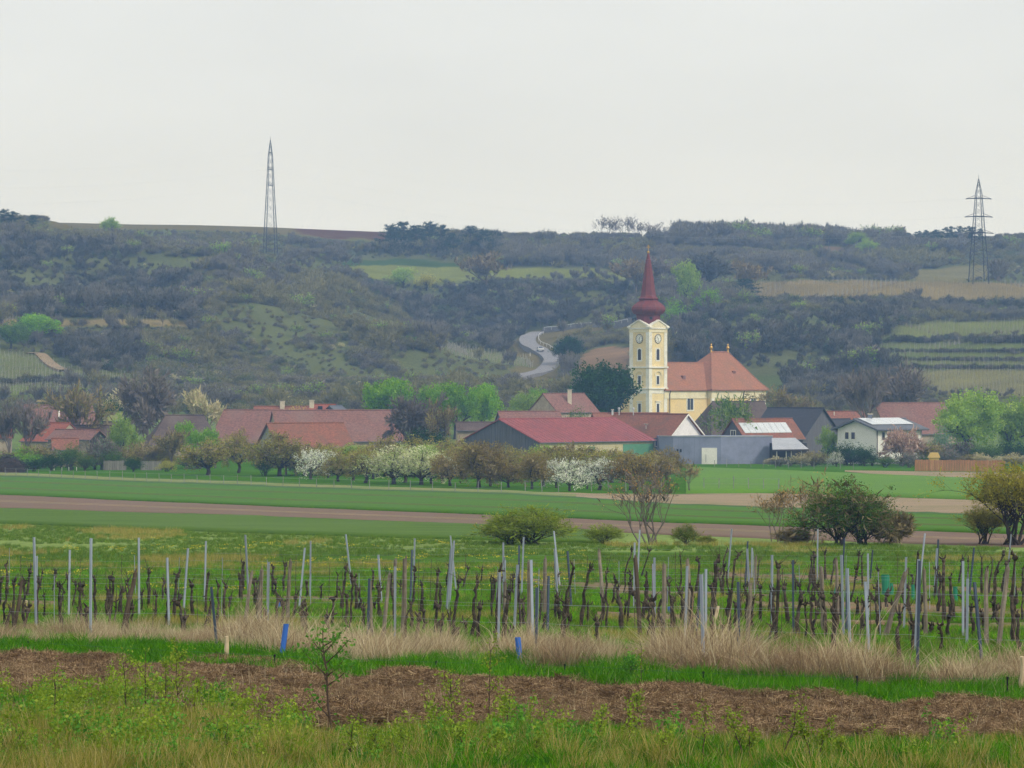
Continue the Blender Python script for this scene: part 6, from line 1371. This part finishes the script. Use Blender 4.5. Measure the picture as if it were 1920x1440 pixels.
def straw(seed, n, R, mat):
    rng = np.random.default_rng(seed); V = []; Fc = []; T = []
    for k in range(n):
        a = rng.uniform(0, 6.283); r = R * math.sqrt(rng.uniform(0, 1)); c = np.array([math.cos(a) * r, math.sin(a) * r, .10 * (1 - (r / R) ** 2) * rng.uniform(.2, 1.2)]); d = rng.normal(0, 1, 3); d[2] *= .38; d /= np.linalg.norm(d); s = np.cross(d, rng.normal(0, 1, 3)); s /= np.linalg.norm(s); L = rng.uniform(.035, .12); w = rng.uniform(.0015, .0045); m_ = c + rng.normal(0, .02, 3); i = len(V)
        V += [c - d * L - s * w, c - d * L + s * w, m_ + s * w, m_ - s * w, c + d * L + s * w * .5, c + d * L - s * w * .5]; Fc += [(i, i + 1, i + 2, i + 3), (i + 3, i + 2, i + 4, i + 5)]; t = np.clip(rng.normal(.45, .28), 0, 1); T += [t, t]
    return np_mesh('straw', V, Fc, mat, T)
TH = [straw(s, 260, .24, G_hay) for s in (1, 2, 3, 4)]
HT = [(-300, 1238), (0, 1245), (400, 1252), (640, 1272), (960, 1288), (1280, 1304), (1600, 1326), (1920, 1338), (2300, 1350)]
HB = [(-300, 1340), (0, 1335), (250, 1322), (400, 1332), (520, 1352), (640, 1366), (960, 1352), (1150, 1362), (1280, 1376), (1600, 1382), (1920, 1380), (2300, 1384)]
hay = sheet('hay_swath', HT, HB, -300, 2292, surf('trodden_hay', lin(116, 92, 70), lin(84, 68, 52), 9, 1, bump=1, dirt=lin(134, 110, 84), dscale=2.2), .05, 'brown swath of cut hay lying across the foreground', 10, 10, wob=8)
hay['kind'] = 'stuff'; hay['category'] = 'hay'
def ground_points(n, px0, px1, D0, D1, seed):
    rng = np.random.default_rng(seed); D = np.sqrt(rng.uniform(D0 ** 2, D1 ** 2, n)); px = rng.uniform(px0, px1, n); z = zg(px, D); return px, D, z, 720 - F * z / D, (px - 960) / F * D, rng
def put(name, label, cat, mask, px, D, z, rng, idx, sc_, meshes, tilt=.12, zoff=0.0):
    k = mask; n = int(k.sum()); rot = np.stack([rng.normal(0, tilt, n), rng.normal(0, tilt, n), rng.uniform(0, 6.28, n)], 1); s = np.asarray(sc_)[k]; s = np.repeat(s[:, None], 3, 1) if s.ndim == 1 else s
    print(name, n); return scatter(name, label, cat, np.stack([(px - 960) / F * D, D, z + zoff], 1)[k], rot, s, np.asarray(idx)[k], meshes)
# hay litter
px, D, z, y, X, rng = ground_points(26000, -300, 2220, 46, 66, 1)
inh = (y > edge(HT, px) - 2 + (fbm(X / .8, D / .8, 3) - .5) * 16) & (y < edge(HB, px) + 2 + (fbm(X / .8, D / .8, 4) - .5) * 18)
mound = fbm(X / .9, D / 1.4, 8); leftgreen = (px < 420) & (y > 1318)
put('cut_hay', 'loose brown cut hay strewn in a swath', 'hay', inh & ~(leftgreen & (rng.uniform(0, 1, len(px)) < .6)) & (rng.uniform(0, 1, len(px)) < .8), px, D, z, rng, rng.integers(0, 4, len(px)), .6 + 1.0 * np.clip(mound - .35, 0, 1) * 1.6, TH, .2, .025 + np.clip(mound - .5, 0, 1) * .3)
# hay piles that stand out
for x, yb, w, hgt, lb in ((456, 1275, 66, 24, 'dark hay pile at the upper edge of the swath on the left'), (1050, 1296, 42, 26, 'small rounded hay pile beside a black stake'), (830, 1286, 90, 18, 'low hay pile left of mid swath'), (165, 1262, 60, 16, 'low hay pile at the far left of the swath')):
    D1 = hit(x, yb); b = P(x, D1); Wd = w * D1 / F; Hd = hgt * D1 / F; rr = np.random.default_rng(int(x)); Vs = []; Fs = []; Ts = []
    for k in range(900):
        a = rr.uniform(0, 6.283); r = math.sqrt(rr.uniform(0, 1)); c = np.array([math.cos(a) * r * Wd / 2, math.sin(a) * r * Wd / 2, Hd * (1 - r * r) ** .7 * rr.uniform(.7, 1.05)]); d = rr.normal(0, 1, 3); d[2] *= .5; d /= np.linalg.norm(d); s = np.cross(d, rr.normal(0, 1, 3)); s /= np.linalg.norm(s); L = rr.uniform(.05, .16); wv = rr.uniform(.003, .008); i = len(Vs); m_ = c + rr.normal(0, .015, 3)
        Vs += [c - d * L - s * wv, c - d * L + s * wv, m_ + s * wv, m_ - s * wv, c + d * L, c + d * L - s * wv]; Fs += [(i, i + 1, i + 2, i + 3), (i + 3, i + 2, i + 4, i + 5)]; t = np.clip(rr.normal(.35, .25), 0, 1); Ts += [t, t]
    me_ = np_mesh('hay', Vs, Fs, G_hay, Ts); rt = empty('hay_pile', b); tag(rt, lb, 'hay pile'); o = bpy.data.objects.new('hay', me_); col.objects.link(o); o.parent = rt; o['kind'] = 'stuff'
    mb = MB(); mb.lathe(b, [(Wd * .46, -.05), (Wd * .42, Hd * .3), (Wd * .28, Hd * .68), (Wd * .1, Hd * .84)], 12); mb.part('pile_core', MATS['trodden_hay'], rt, True)
# foreground grass (two zones: before the swath, and the strip behind it)
px, D, z, y, X, rng = ground_points(30000, -300, 2220, 40, 70, 2)
DT = [(-300, 1200), (0, 1206), (300, 1212), (640, 1250), (960, 1252), (1280, 1268), (1600, 1290), (1920, 1300), (2300, 1310)]     # lower edge of the tall dry grass
below = y > edge(HB, px) - 4; strip_ = (y < edge(HT, px) + 3) & (y > edge(DT, px) - 8)
dryw = np.clip(1.25 - px / 700, 0, 1) * .38 + .10 + .22 * (fbm(X / 1.5, D / 1.5, 12) > .6)
rr = rng.uniform(0, 1, len(px)); gi_ = np.where(rr < dryw * (below), 5 + (rng.uniform(0, 1, len(px)) < .5), np.where(rng.uniform(0, 1, len(px)) < .45, rng.integers(3, 5, len(px)), rng.integers(0, 3, len(px))))
pat = (.15 + 1.8 * fbm(X / .6, D / .6, 14))
put('grass', 'green and straw mixed grass at the bottom of the picture', 'grass', (below | strip_ | ((px < 420) & (y > 1316) & (rr < .3))), px, D, z, rng, gi_, pat * rng.uniform(.7, 1.15, len(px)) * np.where(below, np.clip(.3 + (y - edge(HB, px)) / 75, .3, 1), 1), TG)
# tall dry grass at the vine feet
px, D, z, y, X, rng = ground_points(44000, -300, 2220, 50, 80, 3)
DTT = [(-300, 1168), (0, 1172), (300, 1172), (480, 1178), (960, 1186), (1280, 1190), (1500, 1192), (1700, 1196), (1920, 1215), (2300, 1230)]
clump_ = fbm(X / .75, D / 1.6, 22, 3); band = (y < edge(DT, px) + 5) & (y > edge(DT, px) - np.where(px < 420, 24, 32) + 16 * (clump_ - .5))
dens_ = np.where(px < 420, .7, np.where(px < 980, .75, .85)) * np.where(clump_ > .55, 1, np.where(clump_ > .46, .4, .07))
hs_ = np.where(px < 420, .46, np.where(px < 1250, .66, .84)) * (.15 + 1.75 * clump_) * np.where(rng.uniform(0, 1, len(px)) < .06, 1.35, 1) * (.4 + 1.15 * fbm(X / 1.9, D / 6, 27, 2))
rr = rng.uniform(0, 1, len(px)); di = np.where(rr < .2, 3, np.where(rr < .38, 4, np.where(rr < .5, 5, rng.integers(0, 3, len(px)))))
di = np.where((fbm(X / 1.4, D / 3, 29, 2) > .6) & (rr < .7), 3 + (rr < .35), di)
di = np.where((px > 1010) & (px < 1110) & (rr < .8), 3 + (rr < .4), di)
put('dry_grass', 'tall dead straw coloured grass around the front vines', 'dry grass', band & (rng.uniform(0, 1, len(px)) < dens_), px, D, z, rng, di, hs_ * rng.uniform(.6, 1.2, len(px)), TD_, .24)
# stray dry stalks in the front grass
px, D, z, y, X, rng = ground_points(1500, -200, 2120, 43, 60, 4); m_ = rng.uniform(0, 1, len(px)) < np.where(px < 700, .75, .35)
put('dry_stems', 'scattered pale dry stems sticking out of the grass', 'dry grass', m_, px, D, z, rng, rng.integers(0, 2, len(px)), rng.uniform(.5, .85, len(px)), [tuft(31, 5, .7, .1, .007, .4, G_dry), tuft(32, 7, .6, .12, .006, .5, G_dry)], .12)
# vineyard sward
px, D, z, y, X, rng = ground_points(42000, -260, 2180, 58, 150, 5); soil = np.zeros(len(px), bool)
for o in list(col.objects):
    if o.name.startswith('soil_strip'):
        co_ = np.zeros(len(o.data.vertices) * 3, np.float32); o.data.vertices.foreach_get('co', co_); co_ = co_.reshape(-1, 6, 3); pa = 960 + co_[:, 0, 0] / co_[:, 0, 1] * F
        d0 = np.interp(px, pa, co_[:, 0, 1]); d1 = np.interp(px, pa, co_[:, -1, 1]); soil |= (px > pa.min()) & (px < pa.max()) & (D > d0) & (D < d1)
vz = (y < edge(DT, px) - 4) & (~soil | (rng.uniform(0, 1, len(px)) < .12)); pt_ = fbm(X / 3, D / 3, 33)
put('vineyard_grass', 'short green sward between the vine rows', 'grass', vz & (rng.uniform(0, 1, len(px)) < .85), px, D, z, rng, np.where(pt_ > .68, rng.integers(5, 7, len(px)), np.where(rng.uniform(0, 1, len(px)) < .3, 3, rng.integers(0, 3, len(px)))), (.45 + .5 * pt_) * rng.uniform(.6, 1.1, len(px)) * np.where(D > 100, 1.25, 1), TS)
# meadow with yellow flowers
Y_fl = leafmat('yellow_petals', [lin(214, 196, 60), lin(228, 212, 84)], .2)
rf_ = np.random.default_rng(9); Vf, Ff, Tf = leaf_faces(rf_, rf_.normal(0, .12, (10, 3)) * [1, 1, .1] + [0, 0, .28], .06, rf_.uniform(0, 1, 10)); FLW = np_mesh('flowers', Vf, Ff, Y_fl, Tf)
px, D, z, y, X, rng = ground_points(9000, -260, 2180, 112, 185, 6); fl = fbm(X / 8, D / 8, 44)
put('meadow_flowers', 'yellow flowers dotted through the meadow', 'flowers', (fl > .6) & (px < 1100) & (rng.uniform(0, 1, len(px)) < .2), px, D, z, rng, np.zeros(len(px), int), rng.uniform(.6, 1.1, len(px)), [FLW])
px, D, z, y, X, rng = ground_points(26000, -260, 2180, 140, 236, 7); fl = fbm(X / 7, D / 12, 45)
put('meadow_grass', 'rough meadow grass beyond the vineyard', 'grass', (fl > .42) & (y > edge(T4, px) + 2), px, D, z, rng, np.where(fl > .66, rng.integers(5, 7, len(px)), rng.integers(0, 3, len(px))), rng.uniform(.6, 1.1, len(px)), TS)

# ------------------------------------------------------------------ young saplings in the front grass
L_shoot = leafmat('shoot_leaves', [lin(106, 136, 36), lin(140, 164, 52), lin(170, 186, 76)], .45, .12)
L_shootg = leafmat('sapling_leaves', [lin(74, 132, 44), lin(100, 160, 54), lin(140, 186, 74)], .45, .1)
M_shoot = surf('shoot_bark', lin(92, 74, 60), lin(70, 56, 46), 8, .9)
def sapling(xb, yb, xt, yt, label, lm=None, nbr=6, brl=.3, nleaf=140, leaf=.035, r0=.012, seed=0, name='sapling'):
    rng = random.Random(seed); nr_ = np.random.default_rng(seed + 100); D = hit(xb, min(yb, 1439)); b = P(xb, D); top = Vector(((xt - 960) / F * D, D + rng.uniform(-.1, .1), zat(yt, D))); ax = top - b; H = ax.length
    root = empty(name, b); tag(root, label, 'sapling', 'young saplings in the front grass'); mb = MB(); pts = [b - Vector((0, 0, .05))] + [b + ax * (k / 6) + Vector((rng.uniform(-1, 1), rng.uniform(-1, 1), 0)) * .02 for k in range(1, 7)]
    mb.tube(pts, [r0 * (1.1 - .8 * k / 6) for k in range(7)], 5); lp = []
    for k in range(3, 7): lp.append((pts[k], ax.normalized(), .7))
    for k in range(nbr):
        t = rng.uniform(.25, .9); p = b + ax * t; a = rng.uniform(0, 6.28); d = Vector((math.cos(a) * .8, math.sin(a) * .6, rng.uniform(.5, 1.1))).normalized(); L = brl * H * (1.1 - t * .6) * rng.uniform(.6, 1.2); e = p + d * L; m_ = p + d * L * .5 + Vector((0, 0, -.02))
        mb.tube([p, m_, e], [r0 * .55, r0 * .4, r0 * .15], 4); lp += [(m_, d, 1), (e, d, 1), (p.lerp(e, .75), d, 1)]
    mb.part('stem', M_shoot, root); C_ = []
    for k in range(nleaf): p, d, s = rng.choice(lp); C_.append([p.x + rng.gauss(0, .035) - b.x, p.y + rng.gauss(0, .035) - b.y, p.z + rng.gauss(0, .045) - b.z])
    V, Fc, t = leaf_faces(nr_, np.array(C_), leaf, np.clip(nr_.normal(.5, .25, nleaf), 0, 1)); me_ = np_mesh('leaves', V, Fc, lm or L_shoot, t); o = bpy.data.objects.new('leaves', me_); col.objects.link(o); o.parent = root
sapling(622, 1402, 606, 1180, 'slender sapling with fresh green leaves before the blue guard', L_shootg, 11, .42, 420, .052, .02, 1)
SP = [(100, 1385, 102, 1245, 'leafy shoot at the left, just below the hay'), (236, 1345, 232, 1215, 'upright leafy shoot, tallest in the left grass'), (330, 1345, 332, 1205, 'yellow green shoot right of the tallest left one'), (274, 1360, 272, 1222, 'thin shoot between two taller left shoots'), (310, 1350, 309, 1240, 'short twiggy shoot left of centre grass'), (362, 1350, 372, 1262, 'leaning brown twig right of the left shoots'), (148, 1350, 146, 1285, 'tiny leafy shoot near the left hay edge'),
      (848, 1402, 845, 1262, 'leafy shoot left of the tall central whip'), (919, 1362, 919, 1205, 'tall thin whip sapling crossing the hay in the centre'), (950, 1375, 956, 1296, 'short leafy shoot right of the central whip'), (1200, 1360, 1192, 1300, 'bare twig in front of the small leafy shrub'), (1125, 1400, 1128, 1330, 'low leafy shoot left of the dry stem'), (1180, 1405, 1178, 1312, 'dark twig with few leaves right of centre'),
      (1318, 1438, 1322, 1326, 'leafy shoot, left of the right hand group'), (1398, 1438, 1366, 1328, 'long shoot leaning left in the right group'), (1458, 1438, 1508, 1308, 'long shoot leaning right with leaf tufts'), (1524, 1438, 1496, 1345, 'crooked shoot crossing the right leaning one'), (1526, 1438, 1558, 1350, 'shoot leaning right, last of the right group'), (1407, 1438, 1407, 1362, 'straight dark shoot inside the right group'), (1580, 1436, 1574, 1386, 'lone small shoot in the right grass'),
      (655, 1439, 662, 1350, 'bushy shoot at the bottom right of the slender sapling'), (690, 1439, 700, 1375, 'low leafy shoot at the bottom centre left'), (760, 1436, 752, 1362, 'thin dry twigged shoot at the bottom centre'), (870, 1439, 862, 1360, 'forked shoot at the bottom centre'), (925, 1439, 936, 1372, 'branching leafy shoot below the central whip'), (1010, 1438, 1004, 1385, 'small shoot at the bottom right of centre'), (40, 1438, 36, 1372, 'small leafy shoot in the bottom left corner'), (180, 1438, 176, 1378, 'leafy shoot near the bottom left'), (420, 1438, 426, 1352, 'twiggy shoot at the bottom left of the sapling'), (1250, 1438, 1246, 1366, 'small shoot at the bottom between centre and right group')]
for i, (a, b_, c_, d_, lb) in enumerate(SP): sapling(a, b_, c_, d_, lb, None, 5 + i % 4, .32, 170 + (i * 37) % 90, .038, .011, 20 + i)
sapling(1180, 1282, 1186, 1232, 'small round leafy shrub at the hay edge right of centre', L_shootg, 16, .7, 420, .04, .01, 71, 'leafy_shrub')
sapling(1204, 1300, 1200, 1200, 'thin shoot rising beside the small leafy shrub', None, 5, .3, 60, .035, .008, 72)

def weed(seed, nst, hgt, lm=None):
    rng = np.random.default_rng(seed); VV = []; FF = []; TT = []; b = 0
    for k in range(nst):
        a = rng.uniform(0, 6.283); d = np.array([math.cos(a) * .3, math.sin(a) * .3, 1]); L = hgt * rng.uniform(.5, 1.1); p = np.array([rng.normal(0, .06), rng.normal(0, .06), 0])
        n = int(L * 90); t = rng.uniform(.15, 1, n); C_ = p + d * (t * L)[:, None] + rng.normal(0, .03, (n, 3)); V, Fc, tt = leaf_faces(rng, C_, .034, np.clip(rng.normal(.5, .25, n), 0, 1)); VV.append(V); FF.append(Fc + b); TT.append(tt); b += len(V)
        s = np.array([.004, 0, 0]); V = np.array([p - s, p + s, p + d * L + s * .3, p + d * L - s * .3]); VV.append(V); FF.append(np.arange(4)[None] + b); TT.append([0.]); b += 4
    return np_mesh('weed', np.vstack(VV), np.vstack(FF), lm or L_shoot, np.concatenate(TT))
px, D, z, y, X, rng = ground_points(2600, -250, 2150, 43, 60, 8); wm = fbm(X / 1.3, D / 1.3, 55)
put('weeds', 'low yellow green leafy weeds in the front grass', 'weeds', (y > edge(HB, px) - np.where(px < 430, 14, -14)) & (wm > .43) & (rng.uniform(0, 1, len(px)) < np.where(px < 560, .95, np.where(px < 1250, .35, .12))), px, D, z, rng, rng.integers(0, 4, len(px)), rng.uniform(.6, 1.5, len(px)), [weed(1, 4, .45), weed(2, 3, .6), weed(3, 6, .35), weed(4, 7, .4, L_shootg)], .1)

# ------------------------------------------------------------------ haze
mb = MB(); mb.box((-3000, -160, -40), (6000, 0, 0), (0, 1980, 0), (0, 0, 147)); hz = bpy.data.objects.new('haze', mb.mesh('haze', None or bpy.data.materials.new('haze_air')))
col.objects.link(hz); hz['kind'] = 'stuff'; hz['label'] = 'thin bluish spring haze over the valley'; hz['category'] = 'haze'; hz.display_type = 'WIRE'
hm_ = bpy.data.materials['haze_air']; hm_.use_nodes = True; hn = hm_.node_tree.nodes; hn.clear()
ho = hn.new('ShaderNodeOutputMaterial'); pv = hn.new('ShaderNodeVolumePrincipled'); hm_.node_tree.links.new(pv.outputs[0], ho.inputs['Volume'])
pv.inputs['Color'].default_value = (.30, .52, 1.0, 1); pv.inputs['Absorption Color'].default_value = (1, 1, 1, 1); pv.inputs['Density'].default_value = HAZE; pv.inputs['Anisotropy'].default_value = 0.0
